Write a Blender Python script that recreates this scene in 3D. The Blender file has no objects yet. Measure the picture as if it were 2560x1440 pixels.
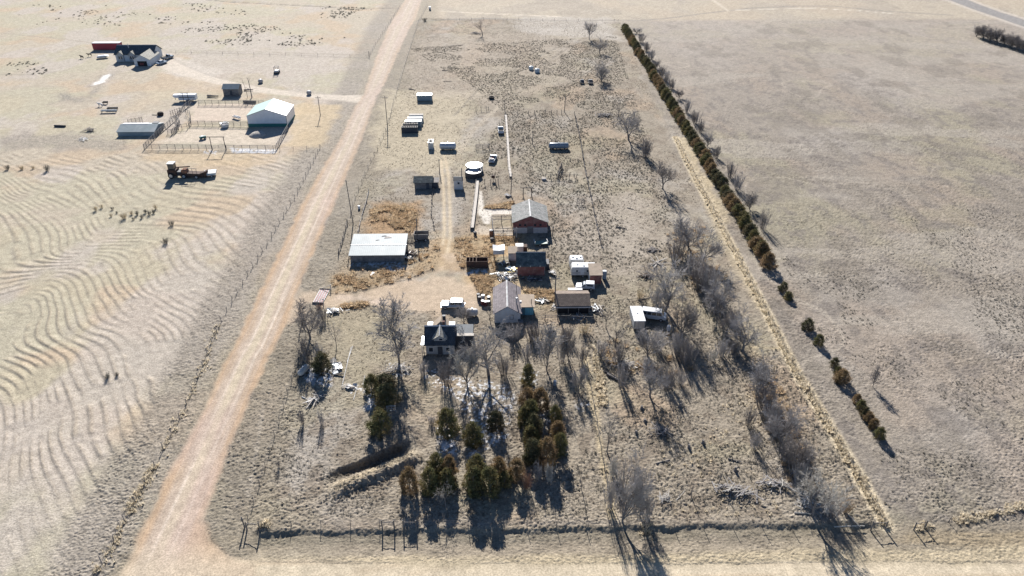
import bpy, math, random, time
import numpy as np
from mathutils import Vector, Matrix
T0 = time.time()
random.seed(7)
RNG = np.random.RandomState(11)
sc = bpy.context.scene
COL = sc.collection
R = math.radians
# ------------------------------------------------------------------ camera
F = 1850.0; PITCH = math.atan(1165.0 / F); YAW = R(1.05); HC = 85.0
FW = Vector((math.sin(YAW) * math.cos(PITCH), math.cos(YAW) * math.cos(PITCH), -math.sin(PITCH)))
RT = Vector((math.cos(YAW), -math.sin(YAW), 0)); UP = RT.cross(FW)
CAM = Vector((0, 0, HC))
cam = bpy.data.objects.new('camera', bpy.data.cameras.new('camera')); COL.objects.link(cam)
cam.location = CAM; cam.rotation_euler = (math.pi / 2 - PITCH, 0, -YAW)
cam.data.sensor_width = 36; cam.data.lens = F / 2560 * 36; cam.data.clip_start = 1; cam.data.clip_end = 9000
sc.camera = cam
def G(px, py, z=0.0):
    """ground point seen at a photo pixel (2560 x 1440)"""
    d = FW * F + RT * (px - 1280) - UP * (py - 720)
    t = (z - HC) / d.z
    return (d.x * t, d.y * t)
def GV(px, py, z=0.0):
    x, y = G(px, py, z); return Vector((x, y, z))
def PPM(px, py):
    """photo pixels per metre at a ground point"""
    return F / (GV(px, py) - CAM).dot(FW)
def HT(px, pyb, pyt):
    """height of an upright thing standing at (px, pyb) whose top is at row pyt"""
    d = GV(px, pyb) - CAM
    v0, z0 = d.dot(UP), d.dot(FW); k = (720 - pyt) / F
    return (k * z0 - v0) / (UP.z - k * FW.z)
# ------------------------------------------------------------------ light
SUN_EL = R(28.5); SUN_AZ = YAW - R(8.2)       # measured from +Y towards +X
sd = Vector((math.sin(SUN_AZ) * math.cos(SUN_EL), math.cos(SUN_AZ) * math.cos(SUN_EL), math.sin(SUN_EL)))
sun = bpy.data.objects.new('sun', bpy.data.lights.new('sun', 'SUN')); COL.objects.link(sun)
sun.data.energy = 5.0; sun.data.angle = R(0.55); sun.data.color = (1.0, 0.955, 0.90)
sun.rotation_euler = sd.to_track_quat('Z', 'Y').to_euler(); sun.location = (0, 300, 200)
wd = bpy.data.worlds.new('World'); sc.world = wd; wd.use_nodes = True
wn = wd.node_tree.nodes; bg = wn.get('Background') or wn.new('ShaderNodeBackground')
sky = wn.new('ShaderNodeTexSky'); sky.sky_type = 'NISHITA'; sky.sun_disc = False
sky.sun_elevation = SUN_EL; sky.sun_rotation = SUN_AZ; sky.altitude = 2500; sky.air_density = 0.8; sky.dust_density = 0.0; sky.ozone_density = 3.0
wd.node_tree.links.new(sky.outputs[0], bg.inputs[0]); bg.inputs[1].default_value = 0.068
sc.view_settings.view_transform = 'Standard'; sc.view_settings.look = 'None'
sc.view_settings.exposure = 1.12; sc.view_settings.gamma = 1; sc.view_settings.use_curve_mapping = False
sc.render.engine = 'CYCLES'
sc.cycles.max_bounces = 4; sc.cycles.diffuse_bounces = 1; sc.cycles.glossy_bounces = 2; sc.cycles.transparent_max_bounces = 4
# ------------------------------------------------------------------ numpy noise
def _h(ix, iy, s):
    ix = ix.astype(np.int64); iy = iy.astype(np.int64)
    h = (ix * 374761393 + iy * 668265263 + s * 974634777) & 0xffffffff
    h = ((h ^ (h >> 13)) * 1274126177) & 0xffffffff
    h = ((h ^ (h >> 15)) * 2246822519) & 0xffffffff
    return ((h ^ (h >> 16)) & 0xffffff) / float(0xffffff)
def vn(x, y, s=0):
    ix = np.floor(x); iy = np.floor(y); fx = x - ix; fy = y - iy
    fx = fx * fx * (3 - 2 * fx); fy = fy * fy * (3 - 2 * fy)
    a = _h(ix, iy, s); b = _h(ix + 1, iy, s); c = _h(ix, iy + 1, s); d = _h(ix + 1, iy + 1, s)
    return (a + (b - a) * fx) * (1 - fy) + (c + (d - c) * fx) * fy
def fbm(x, y, s=0, o=4):
    r = 0; a = .5; t = 0
    for i in range(o):
        r = r + a * vn(x, y, s + i * 17); t += a; a *= .5; x = x * 2.03 + 5.1; y = y * 2.03 + 1.7
    return r / t
def tuss(x, y, s=0):
    """rounded hummocks one per cell: 0..1"""
    ix = np.floor(x); iy = np.floor(y); best = np.zeros_like(x)
    for dx in (-1, 0, 1):
        for dy in (-1, 0, 1):
            cx = ix + dx; cy = iy + dy
            px = cx + _h(cx, cy, s); py = cy + _h(cx, cy, s + 1)
            r = .35 + .45 * _h(cx, cy, s + 2); hh = .35 + .65 * _h(cx, cy, s + 3)
            d2 = ((x - px) ** 2 + (y - py) ** 2) / (r * r)
            best = np.maximum(best, hh * np.sqrt(np.clip(1 - d2, 0, 1)) * .8)
    return best
def sm(a, b, x):
    t = np.clip((x - a) / (b - a), 0, 1); return t * t * (3 - 2 * t)
def pix(pts): return [G(*p) for p in pts]
def near_line(X, Y, pts, reach):
    """distance to a polyline (world), big beyond reach; also arc length of the nearest point"""
    D = np.full(X.shape, 1e3)
    for (x0, y0), (x1, y1) in zip(pts[:-1], pts[1:]):
        m = (X > min(x0, x1) - reach) & (X < max(x0, x1) + reach) & (Y > min(y0, y1) - reach) & (Y < max(y0, y1) + reach)
        if not m.any(): continue
        x = X[m]; y = Y[m]; dx = x1 - x0; dy = y1 - y0; L = dx * dx + dy * dy + 1e-9
        t = np.clip(((x - x0) * dx + (y - y0) * dy) / L, 0, 1)
        d = np.hypot(x - x0 - t * dx, y - y0 - t * dy)
        D[m] = np.minimum(D[m], d)
    return D
def sdf(X, Y, pts, reach):
    """signed distance to polygon (negative inside)"""
    D = near_line(X, Y, pts + pts[:1], reach); ins = np.zeros(X.shape, bool)
    n = len(pts)
    for i in range(n):
        x0, y0 = pts[i]; x1, y1 = pts[(i + 1) % n]
        if y0 == y1: continue
        c = ((y0 > Y) != (y1 > Y))
        xi = (x1 - x0) * (Y - y0) / (y1 - y0) + x0
        ins ^= c & (X < xi)
    return np.where(ins, -D, D)
# ------------------------------------------------------------------ ground plan (photo pixels -> world metres)
ROAD_L = [(1022,-14),(1006,10),(975,62),(940,148),(910,235),(885,275),(850,350),(816,405),(754,517),(687,654),(645,740),(609,822),(566,900),(519,1009),(469,1103),(430,1177),(375,1294),(305,1439),(235,1580)]
ROAD_R = [(1056,-14),(1050,10),(1038,47),(1020,75),(990,140),(965,200),(942,242),(925,287),(905,345),(879,405),(832,517),(781,634),(752,705),(722,780),(687,869),(672,890),(609,1028),(566,1134),(523,1251),(505,1300),(519,1349),(555,1384),(609,1403),(640,1408)]
P_ROAD = pix(ROAD_L + [(640,1580)] + ROAD_R[::-1])
P_SIDE = pix([(585,1396),(620,1404),(700,1409),(1000,1412),(1400,1414),(1800,1412),(2200,1410),(2700,1408),(3300,1404),(3300,1580),(585,1580)])
P_DRIVE = pix([(745,712),(765,722),(800,733),(860,738),(950,718),(1040,693),(1085,672),(1104,640),(1104,600),(1103,500),(1100,440),(1096,405),(1118,400),(1128,440),(1134,500),(1136,570),(1132,625),(1140,655),(1175,690),(1195,735),(1195,790),(1090,775),(985,772),(930,752),(830,762),(775,768),(745,790),(718,800),(712,790)])
P_FARM = pix([(925,236),(905,258),(840,250),(760,243),(690,236),(640,230),(575,217),(520,205),(480,195),(440,182),(405,170),(398,150),(430,148),(470,168),(520,188),(580,204),(640,216),(700,224),(780,234),(860,238)])
P_PROP = pix([(1046,45),(1550,55),(1700,400),(2215,1312),(615,1312),(660,1170),(715,1000),(790,765),(860,620),(890,480),(955,330),(985,262)])
P_LEFT = pix([(795,372),(715,545),(630,680),(535,830),(495,950),(450,1050),(290,1340),(200,1540),(-800,1540),(-500,372)])
P_HWY = pix([(2340,-12),(2430,22),(2500,46),(2580,74),(2700,110),(2700,90),(2590,58),(2500,30),(2440,8),(2395,-12)])
FENCE_E = pix([(1690,345),(1720,410),(1800,560),(1910,770),(1990,930),(2100,1110),(2216,1312)])
FEN_S = pix([(655,1312),(1000,1313),(1500,1316),(1900,1316),(2190,1318)])
CONT = {-2: [(650,30),(800,100),(950,170),(1100,190),(1250,220),(1330,280)], -1: [(560,60),(700,110),(800,180),(900,215),(1060,225),(1180,250),(1270,320)], 0: [(480,80),(600,140),(700,230),(830,265),(960,285),(1100,310),(1230,400)],
 1: [(200,60),(400,100),(500,150),(560,230),(640,300),(770,310),(900,330),(980,345),(1050,390),(1110,440),(1180,500)], 2: [(150,100),(300,140),(420,200),(500,280),(530,340),(600,375),(740,385),(870,385),(960,400),(1010,460),(1110,560)],
 3: [(0,95),(100,150),(250,200),(400,290),(450,350),(480,390),(560,415),(700,410),(800,420),(860,470),(920,560),(1050,640)], 4: [(0,135),(100,215),(200,250),(300,300),(380,370),(410,430),(480,450),(620,450),(700,440),(760,500),(800,580),(900,660),(1000,720)],
 5: [(0,175),(100,235),(200,295),(290,360),(330,430),(340,475),(390,485),(520,480),(600,490),(660,520),(700,600),(740,680),(860,740)], 6: [(0,225),(100,290),(180,350),(230,420),(235,480),(260,515),(300,530),(400,520),(480,520),(560,550),(600,620),(640,680),(740,740),(860,820)],
 7: [(0,290),(60,340),(120,420),(140,500),(180,555),(260,550),(400,540),(470,560),(530,640),(590,720),(650,790),(760,850),(830,930),(870,1010)], 8: [(-60,480),(0,610),(150,600),(260,590),(370,600),(420,650),(470,740),(500,800),(560,835),(675,867),(740,905),(790,1025),(850,1070)],
 9: [(0,660),(100,640),(250,620),(330,660),(360,740),(390,800),(410,860),(510,890),(575,945),(620,1080),(660,1205),(750,1330)], 10: [(0,720),(100,690),(200,680),(260,730),(290,800),(300,870),(395,938),(480,985),(540,1127),(585,1250),(620,1380)], 11: [(0,755),(90,725),(180,715),(210,790),(180,860),(262,968),(340,1065),(430,1220),(450,1320)],
 12: [(0,800),(60,780),(60,860),(80,968),(185,1000),(240,1125),(265,1235),(270,1380)], 13: [(0,1010),(95,1040),(160,1100),(185,1220),(190,1380)], 14: [(0,1110),(60,1140),(100,1220),(110,1380)]}
_cp = []; _cl = []
for _l, _p in CONT.items():
    for _x, _y in _p: _cp.append(G(_x / 1.916, 370 + _y / 1.916)); _cl.append(_l)
_cp = np.array(_cp); _cl = np.array(_cl, float)
def _tps(r2): return np.where(r2 > 1e-9, .5 * r2 * np.log(np.maximum(r2, 1e-9)), 0.0)
_S = 50.0; _c0 = _cp.mean(0); _q = (_cp - _c0) / _S; _n = len(_q)
_K = _tps(((_q[:, None] - _q[None]) ** 2).sum(-1)) + .004 * np.eye(_n); _Pm = np.concatenate([np.ones((_n, 1)), _q], 1)
_A = np.block([[_K, _Pm], [_Pm.T, np.zeros((3, 3))]]); _w = np.linalg.solve(_A, np.concatenate([_cl, np.zeros(3)]))
def furrow_level(X, Y):
    x = (X - _c0[0]) / _S; y = (Y - _c0[1]) / _S; r = _w[_n] + _w[_n + 1] * x + _w[_n + 2] * y
    for i in range(_n): r = r + _w[i] * _tps((x - _q[i, 0]) ** 2 + (y - _q[i, 1]) ** 2)
    return r
def lin(c): return np.array(c, dtype=np.float64)
def field(X, Y):
    """albedo (n,3) and height (n) of the ground at world points"""
    n = X.shape[0]
    big = fbm(X / 60, Y / 60, 1); mid = fbm(X / 14, Y / 20, 5); fine = fbm(X / 2.2, Y / 2.2, 9, 3); pat = fbm(X / 30 + 7, Y / 55, 21)
    C = np.empty((n, 3)); Z = np.zeros(n)
    dist = np.hypot(X, Y); far = sm(420, 170, dist)
    # right and far pasture
    C[:] = lin((.252, .228, .20))
    def mix(c, m):
        C[:] = C + (lin(c) - C) * np.clip(m, 0, 1)[:, None]
    mix((.295, .275, .255), sm(.5, .72, pat) * .7)
    mix((.285, .24, .20), sm(.5, .7, mid) * .5)
    mix((.275, .258, .19), sm(.54, .7, fbm(X / 24, Y / 30, 33)) * .55)
    mix((.17, .155, .145), sm(.50, .70, fbm(X / 2.6, Y / 3.6, 39, 4)) * .65)
    mix((.34, .305, .27), sm(200, 420, Y) * .6)  # pasture paled with distance, haze put into the colour
    mix((.32, .295, .262), sm(.56, .66, fbm(X / 40 + 3, Y / 12, 301, 4)) * .6); mix((.19, .172, .15), sm(.58, .7, fbm(X / 8, Y / 14, 303, 4)) * .5)
    tr_ = np.abs(fbm(X / 55, Y / 55, 305, 3) - .5); mix((.37, .335, .29), sm(.006, .002, tr_) * .5)
    TA = (.10 * sm(.25, .55, fbm(X / 18, Y / 18, 41)) + .07) * far
    # far strip beyond the farm
    yfar = G(1280, 52)[1]
    mf = sm(yfar - 3, yfar + 6, Y + 14 * (big - .5)) * sm(-60, -40, X + 0)
    mix((.38, .34, .28), mf * (.55 + .4 * (mid > .5)))
    mix((.40, .345, .275), mf * sm(.5, .66, pat) * .6)
    # left of the road
    rl = P_ROADX(Y)
    ml = sm(2, -4, X - rl)
    mix((.385, .345, .285), ml)
    mix((.41, .33, .245), ml * sm(.5, .64, fbm(X / 16, Y / 20, 51)) * .7)
    mix((.37, .352, .275), ml * sm(.47, .6, fbm(X / 24, Y / 16, 57)) * .7)
    mix((.40, .365, .335), ml * sm(.5, .64, fbm(X / 14, Y / 22, 61)) * .75)
    TA = TA * (1 - ml) + ml * .035 * far
    # contour furrows
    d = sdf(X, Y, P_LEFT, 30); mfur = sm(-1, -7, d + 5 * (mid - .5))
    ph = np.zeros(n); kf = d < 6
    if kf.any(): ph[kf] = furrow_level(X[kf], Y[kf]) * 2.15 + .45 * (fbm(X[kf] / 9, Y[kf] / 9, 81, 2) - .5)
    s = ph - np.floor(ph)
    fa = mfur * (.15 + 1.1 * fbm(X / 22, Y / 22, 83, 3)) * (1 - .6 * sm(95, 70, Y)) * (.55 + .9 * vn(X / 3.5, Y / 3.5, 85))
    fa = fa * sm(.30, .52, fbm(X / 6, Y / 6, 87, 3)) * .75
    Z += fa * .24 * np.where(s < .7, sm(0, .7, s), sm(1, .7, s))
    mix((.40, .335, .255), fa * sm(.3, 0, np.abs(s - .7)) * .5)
    mix((.30, .272, .235), fa * sm(.13, .03, np.abs(s - .92)) * .55)  # dark line on the steep near face: furrow shade put into the colour
    # property
    dp = sdf(X, Y, P_PROP, 40); mp = sm(1.5, -2, dp)
    mix((.272, .242, .20), mp * .95)
    mix((.34, .318, .292), mp * sm(.5, .7, fbm(X / 15, Y / 24, 91)) * .75)
    mix((.335, .262, .195), mp * sm(.52, .7, fbm(X / 12, Y / 16, 97)) * .6)
    mix((.30, .275, .20), mp * sm(.55, .7, fbm(X / 17, Y / 17, 101)) * .5)
    mix((.19, .16, .13), mp * sm(.52, .68, fbm(X / 2.2, Y / 2.6, 107, 4)) * .6)
    TA = TA * (1 - mp) + mp * (.13 + .12 * fbm(X / 9, Y / 9, 111, 2) * sm(170, 110, Y)) * far
    # front strip and corner
    ms = sm(FRONT(1318) + .8, FRONT(1318) - 1.2, Y) * (1 - ml)
    mix((.235, .208, .168), ms * .85); mix((.30, .25, .175), ms * sm(.5, .7, fbm(X / 25, Y / 4, 117)) * .7)
    mix((.40, .348, .255), ms * sm(FRONT(1376), FRONT(1400), Y + 1.6 * (fbm(X / 6, Y / 3, 119) - .5)) * .9)
    TA = np.where(ms > .5, .10, TA)
    # road verges
    dr = sdf(X, Y, P_ROAD, 16)
    mv = sm(13, 8, dr + 3 * (mid - .5)) * sm(0, .5, dr)
    mix((.262, .24, .212), mv * .75 * ml); mix((.25, .225, .18), mv * .55 * (1 - ml))
    TA = TA + mv * (.12 * ml + .02) * far
    # paler mown yard and weeds
    def patch(pts, c, a, feather=3.0, ns=6.0, t=None):
        dd = sdf(X, Y, pix(pts), feather * 3 + ns)
        m = sm(feather, -feather, dd + ns * (fbm(X / 5, Y / 5, 131) - .5) * 2) * a
        mix(c, m)
        if t is not None:
            nonlocal TA
            TA = TA * (1 - m) + m * t
        return m
    patch([(975,225),(1200,225),(1170,300),(1150,420),(1090,430),(950,420),(930,330)], (.395,.352,.27), .85, 3, 6, .05)
    patch([(925,510),(1045,505),(1048,575),(1000,600),(915,585)], (.335,.228,.135), .9, 2, 3, .22)
    patch([(965,528),(1012,525),(1040,540),(1010,556),(975,545)], (.45,.36,.255), .9, 1.2, 2, .02)
    patch([(825,690),(1010,655),(1085,600),(1100,590),(1240,590),(1240,700),(1200,730),(1150,690),(1060,690),(940,720),(830,735)], (.40,.285,.165), .62, 3, 6, .2)
    patch([(1230,590),(1300,590),(1290,640),(1235,620)], (.42,.30,.18), .7, 2, 3, .2)
    patch([(1170,690),(1230,690),(1380,730),(1385,760),(1310,745),(1180,735)], (.42,.31,.19), .6, 2, 3, .15)
    patch([(820,765),(985,772),(1000,880),(900,930),(830,870)], (.315,.285,.215), .7, 3, 4, .08)
    patch([(1480,500),(1620,480),(1640,620),(1560,680),(1420,600)], (.375,.34,.30), .6, 5, 8, .07)
    patch([(1040,95),(1440,70),(1440,200),(1250,260),(1020,240)], (.335,.295,.25), .55, 5, 9, .07)
    patch([(1290,40),(1530,45),(1540,100),(1290,80)], (.40,.375,.345), .7, 4, 6)
    patch([(1690,345),(1720,340),(1830,560),(1790,560)], (.45,.385,.27), .75, 1.5, 3, .2)
    # corral floors, farm yard
    patch([(485,262),(650,258),(625,300),(480,305)], (.50,.43,.37), .85, 1.5, 1.5, .01)
    patch([(380,358),(480,318),(700,325),(690,362)], (.49,.435,.37), .85, 1.5, 1.5, .01)
    patch([(395,150),(430,140),(560,180),(520,205),(420,190)], (.46,.425,.385), .8, 2, 3, .01)
    patch([(450,190),(560,200),(560,235),(440,235),(300,290),(380,230)], (.43,.36,.275), .5, 3, 6, .03)
    patch([(745,262),(860,262),(800,370),(715,365)], (.46,.375,.255), .75, 2, 3, .03)
    patch([(355,375),(700,380),(720,400),(500,420),(360,400)], (.45,.36,.245), .6, 3, 5)
    patch([(150,235),(225,245),(260,190),(290,180),(205,255),(140,255)], (.25,.235,.215), .8, 3, 4, .2)
    patch([(60,330),(330,350),(330,372),(0,372),(0,340)], (.27,.245,.22), .7, 3, 5, .15)
    patch([(235,212),(262,190),(275,185),(262,205)], (.78,.77,.76), .95, 1.0, 1.5, 0)
    # pale sheets : concrete pad, straw
    patch([(1197,478),(1206,478),(1208,520),(1282,522),(1282,536),(1228,536),(1222,560),(1212,558),(1196,530)], (.60,.575,.535), .97, .35, .5, .01)
    patch([(1200,565),(1232,572),(1278,565),(1280,590),(1240,590),(1190,580)], (.50,.45,.39), .7, .8, 1.2, .03)
    # straw windrow ground by east fence
    de = near_line(X, Y, FENCE_E, 5); mix((.50, .44, .335), sm(1.7, .6, de + .5 * (fine - .5)))
    # dirt lines
    def line(pts, w, c, a, f=.5, z=0.0, wob=.8):
        nonlocal Z
        dd = near_line(X, Y, pix(pts), w * 3 + f + wob + 1) + wob * (fbm(X / 2, Y / 2, 151, 2) - .5)
        m = sm(w + f, w - f, dd); mix(c, m * a)
        if z: Z += z * m
    line([(920,138),(780,134),(640,129),(430,125),(300,117),(150,97),(0,82)], .55, (.30,.275,.235), .75, .6)
    line([(918,145),(780,140),(640,135),(430,131),(330,125)], .5, (.27,.25,.22), .7, .6)
    line([(1000,22),(900,22),(820,18),(560,4),(480,-4)], .7, (.19,.18,.165), .85, .6, -.4)
    line([(1105,28),(1240,35),(1400,41)], .6, (.56,.50,.42), .9, .5)
    line([(1045,52),(1200,46),(1440,52),(1545,50),(1590,52),(1660,47),(1760,33),(1880,20),(1990,15),(2090,16),(2200,27),(2380,38)], .9, (.22,.21,.195), .75, .8)
    line([(1840,25),(2020,20),(2150,27),(2230,34)], .5, (.58,.54,.48), .8, .5)
    line([(1775,-6),(1820,27)], .9, (.50,.45,.38), .8, .7)
    line([(1440,95),(1300,165),(1195,225),(1135,290)], .35, (.20,.185,.16), .65, .4, -.1)
    line([(1448,103),(1330,180),(1210,245)], .35, (.20,.185,.16), .5, .4, -.1)
    line([(1260,255),(1220,290),(1180,330),(1150,380)], .9, (.42,.375,.31), .6, .8)
    line([(1265,250),(1350,195),(1440,150)], .3, (.21,.19,.165), .55, .4)
    line([(1765,510),(1830,650),(1900,770)], .8, (.40,.345,.25), .6, .8)
    line([(0,187),(90,186),(170,175)], .5, (.27,.25,.22), .6, .5)
    line([(660,1005),(640,1130),(620,1240)], .3, (.37,.34,.30), .4, .4)
    line([(1460,870),(1475,960),(1500,1110),(1530,1290)], .5, (.45,.38,.26), .75, .5)
    line([(1880,868),(1960,872)], .35, (.46,.39,.27), .8, .4)
    # two rutted track through the property
    line([(1107,612),(1111,575),(1110,500),(1107,445),(1103,400)], .38, (.50,.425,.315), .85, .35, -.05, .3)
    line([(1117,637),(1126,590),(1125,520),(1122,445),(1115,405),(1108,380)], .38, (.50,.425,.315), .85, .35, -.05, .3)
    patch([(745,712),(765,722),(800,733),(860,738),(950,718),(1040,693),(1100,660),(1115,640),(1128,645),(1120,680),(1180,735),(1195,790),(1090,775),(985,772),(930,752),(830,762),(775,768),(745,790),(718,800)], (.44,.36,.28), .85, 1.6, 4.5, .03)
    patch([(850,742),(905,735),(930,748),(960,758),(900,762)], (.50,.42,.36), .7, 1, 2, 0)
    # left farm drive
    dd = sdf(X, Y, P_FARM, 8); mix((.50, .455, .40), sm(.9, -.9, dd + .8 * (fine - .5)) * .9)
    # trench and spoil bank
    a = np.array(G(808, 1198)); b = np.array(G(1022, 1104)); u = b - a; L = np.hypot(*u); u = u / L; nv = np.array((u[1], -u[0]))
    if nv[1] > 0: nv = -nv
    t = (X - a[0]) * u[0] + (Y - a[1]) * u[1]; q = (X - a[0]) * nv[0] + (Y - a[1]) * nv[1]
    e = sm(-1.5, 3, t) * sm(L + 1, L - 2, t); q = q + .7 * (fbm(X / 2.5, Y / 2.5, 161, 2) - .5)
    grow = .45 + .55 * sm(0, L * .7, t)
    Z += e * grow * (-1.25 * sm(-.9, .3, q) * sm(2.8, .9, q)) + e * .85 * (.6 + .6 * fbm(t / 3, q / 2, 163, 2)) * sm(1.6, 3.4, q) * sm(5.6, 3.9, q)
    mix((.36, .31, .23), e * sm(1.0, 2.0, q) * sm(4.2, 3.4, q) * .8); mix((.10, .09, .075), e * sm(-.9, -.1, q) * sm(1.3, .6, q) * .8)  # far wall's shade and the sunlit slope are painted into the soil colour
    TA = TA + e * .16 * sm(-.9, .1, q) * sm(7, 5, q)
    # bank below the south fence
    yb = FRONT(1318) + 1.2 * (fbm(X / 3, Y / 5, 171, 3) - .5); x0 = G(640, 1318)[0]; x1 = G(2230, 1318)[0]
    mb = sm(x0 - 1, x0 + 2, X) * sm(x1 + 2, x1 - 6, X)
    kq = yb - Y
    mb = mb * (.35 + .9 * fbm(X / 4, Y / 9, 173, 3)); Z += mb * -.5 * sm(-.1, 1.0, kq) * sm(5.5, 2.0, kq)
    mix((.20, .185, .145), mb * sm(-.2, .3, kq) * sm(3.0, 1.4, kq) * .55)  # bank face darkened: its shadow strip is painted into the colour
    # snow lying in the shade
    sp = fbm(X / .42, Y / .42, 181, 3)
    def snow(pts, th):
        dd = sdf(X, Y, pix(pts), 4); m = sm(.6, -.6, dd + 1.4 * (fine - .5)) * sm(th, th + .06, sp)
        mix((.62, .64, .68), m)
    snow([(1060,915),(1130,940),(1260,960),(1290,1000),(1270,1065),(1240,1110),(1210,1135),(1190,1080),(1130,985),(1070,960)], 0.570)
    snow([(1092,1070),(1148,1070),(1136,1135),(1104,1128)], 0.430)
    snow([(1160,1098),(1204,1098),(1196,1140),(1176,1142)], 0.410)
    snow([(1212,1066),(1262,1066),(1268,1100),(1215,1110)], 0.450)
    snow([(1290,930),(1340,930),(1350,965),(1310,960)], 0.590)
    snow([(1325,1030),(1400,1030),(1400,1060),(1345,1080)], 0.610)
    snow([(915,975),(945,975),(945,1015),(918,1025)], 0.410)
    snow([(780,915),(830,920),(826,965),(785,955)], 0.450)
    snow([(770,925),(790,930),(780,960),(765,950)], 0.390)
    snow([(965,905),(1010,905),(1030,950),(980,945)], 0.640)
    snow([(880,650),(1012,652),(1010,672),(880,664)], 0.510)
    snow([(955,664),(1000,660),(1000,675),(970,675)], 0.390)
    snow([(1168,674),(1218,674),(1218,684),(1170,684)], 0.410)
    snow([(578,371),(690,374),(688,384),(580,382)], 0.330)
    snow([(1440,1000),(1480,1000),(1480,1020),(1450,1025)], 0.590)
    snow([(860,962),(925,958),(920,980),(870,985)], 0.600)
    snow([(505,376),(545,378),(540,388),(510,386)], 0.540)
    # roads
    mr = sm(.7, -.5, dr + 1.3 * (fbm(X / 2.6, Y / 2.6, 191, 3) - .5))
    rc = P_ROADC(Y); rw = P_ROADW(Y); uu = (X - rc) / rw * 2 + .12 * (fbm(X / 14, Y / 26, 193, 2) - .5)
    RC = np.empty((n, 3)); RC[:] = lin((.40, .335, .28))
    def rmix(c, m): RC[:] = RC + (lin(c) - RC) * np.clip(m, 0, 1)[:, None]
    rmix((.46, .405, .315), sm(.28, .08, np.abs(uu + .05)) * .85)
    rmix((.53, .465, .40), sm(.09, .02, np.abs(np.abs(uu - .02) - .33)) * .8 * (.5 + fbm(X / 3, Y / 25, 311, 2)))
    rmix((.37, .285, .205), sm(.045, .01, np.abs(np.abs(uu) - .62 - .06 * (vn(Y / 11, Y * 0, 313) - .5))) * .6)
    rmix((.40, .295, .205), sm(.6, .9, np.abs(uu)) * .9)
    rmix((.34, .25, .17), sm(.05, 0, np.abs(uu - .80)) * .55 * (fbm(X / 2, Y / 7, 197) > .42))
    rmix((.40, .315, .235), sm(.03, 0, np.abs(uu - .47)) * .4 + sm(.03, 0, np.abs(uu + .52)) * .4)
    rmix((.44, .35, .31), sm(.45, .7, fbm(X / 9, Y / 30, 199)) * .6)
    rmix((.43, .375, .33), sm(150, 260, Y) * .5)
    ys = FRONT(1412); mq = sm(ys + 6, ys - 1, Y)
    rmix((.475, .412, .325), mq * .8)
    rr = np.hypot(X - G(640, 1330)[0], Y - G(640, 1330)[1])
    rmix((.40, .345, .275), mq * sm(.5, .62, vn(rr * 1.1, rr * 0, 211)) * .3)
    C[:] = C + (RC - C) * mr[:, None]
    dsd = sdf(X, Y, P_SIDE, 8); msd = sm(.8, -.8, dsd + 2.2 * (fbm(X / 8, Y / 1.6, 221, 3) - .5)) * (1 - mr)
    mix((.485, .428, .335), msd * .92); mix((.40, .325, .235), msd * sm(.55, .68, fbm(X / 14, Y / .8, 223, 3)) * .5)
    dh = sdf(X, Y, P_HWY, 10); mh = sm(.6, -.6, dh); mix((.24, .235, .235), mh); mix((.50, .46, .42), sm(4.5, 1.5, dh) * (1 - mh) * .6)
    ddv = sdf(X, Y, P_DRIVE, 6); mdv = sm(.5, -.5, ddv)
    flat = np.maximum.reduce([mr, msd, mh, sm(.9, -.9, dd * 0 + sdf(X, Y, P_FARM, 8))])
    TA = TA * (1 - flat) * (1 - .75 * mdv)
    # grass hummocks, real relief
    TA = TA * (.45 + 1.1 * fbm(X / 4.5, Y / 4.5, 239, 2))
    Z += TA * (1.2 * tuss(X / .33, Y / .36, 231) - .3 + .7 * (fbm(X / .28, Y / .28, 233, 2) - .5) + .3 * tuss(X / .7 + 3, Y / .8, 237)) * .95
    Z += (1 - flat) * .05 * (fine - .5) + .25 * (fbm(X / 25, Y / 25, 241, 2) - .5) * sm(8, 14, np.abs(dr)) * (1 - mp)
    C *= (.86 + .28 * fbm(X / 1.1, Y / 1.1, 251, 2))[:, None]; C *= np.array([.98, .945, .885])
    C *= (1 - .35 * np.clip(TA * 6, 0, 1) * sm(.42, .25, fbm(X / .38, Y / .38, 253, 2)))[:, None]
    sheet = np.maximum.reduce([sm(.6, -.3, dr + .6 * (fine - .5)), sm(.5, -.3, dsd + .5 * (fine - .5)), sm(.5, -.3, dh), sm(.4, -.3, sdf(X, Y, P_FARM, 8)), sm(.4, -.3, ddv)])
    return C, Z, sheet
_ry = np.array([G(*p)[1] for p in ROAD_L])[::-1]; _rx = np.array([G(*p)[0] for p in ROAD_L])[::-1]
_qy = np.array([G(*p)[1] for p in ROAD_R])[::-1]; _qx = np.array([G(*p)[0] for p in ROAD_R])[::-1]
_k = _qy > G(505, 1298)[1]; _qy, _qx = _qy[_k], _qx[_k]
def P_ROADX(Y): return np.interp(Y, _ry, _rx)
def P_ROADR(Y): return np.interp(Y, _qy, _qx)
def P_ROADC(Y): return (P_ROADX(Y) + P_ROADR(Y)) / 2
def P_ROADW(Y): return np.maximum(P_ROADR(Y) - P_ROADX(Y), 4)
def FRONT(py): return G(1280, py)[1]
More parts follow.
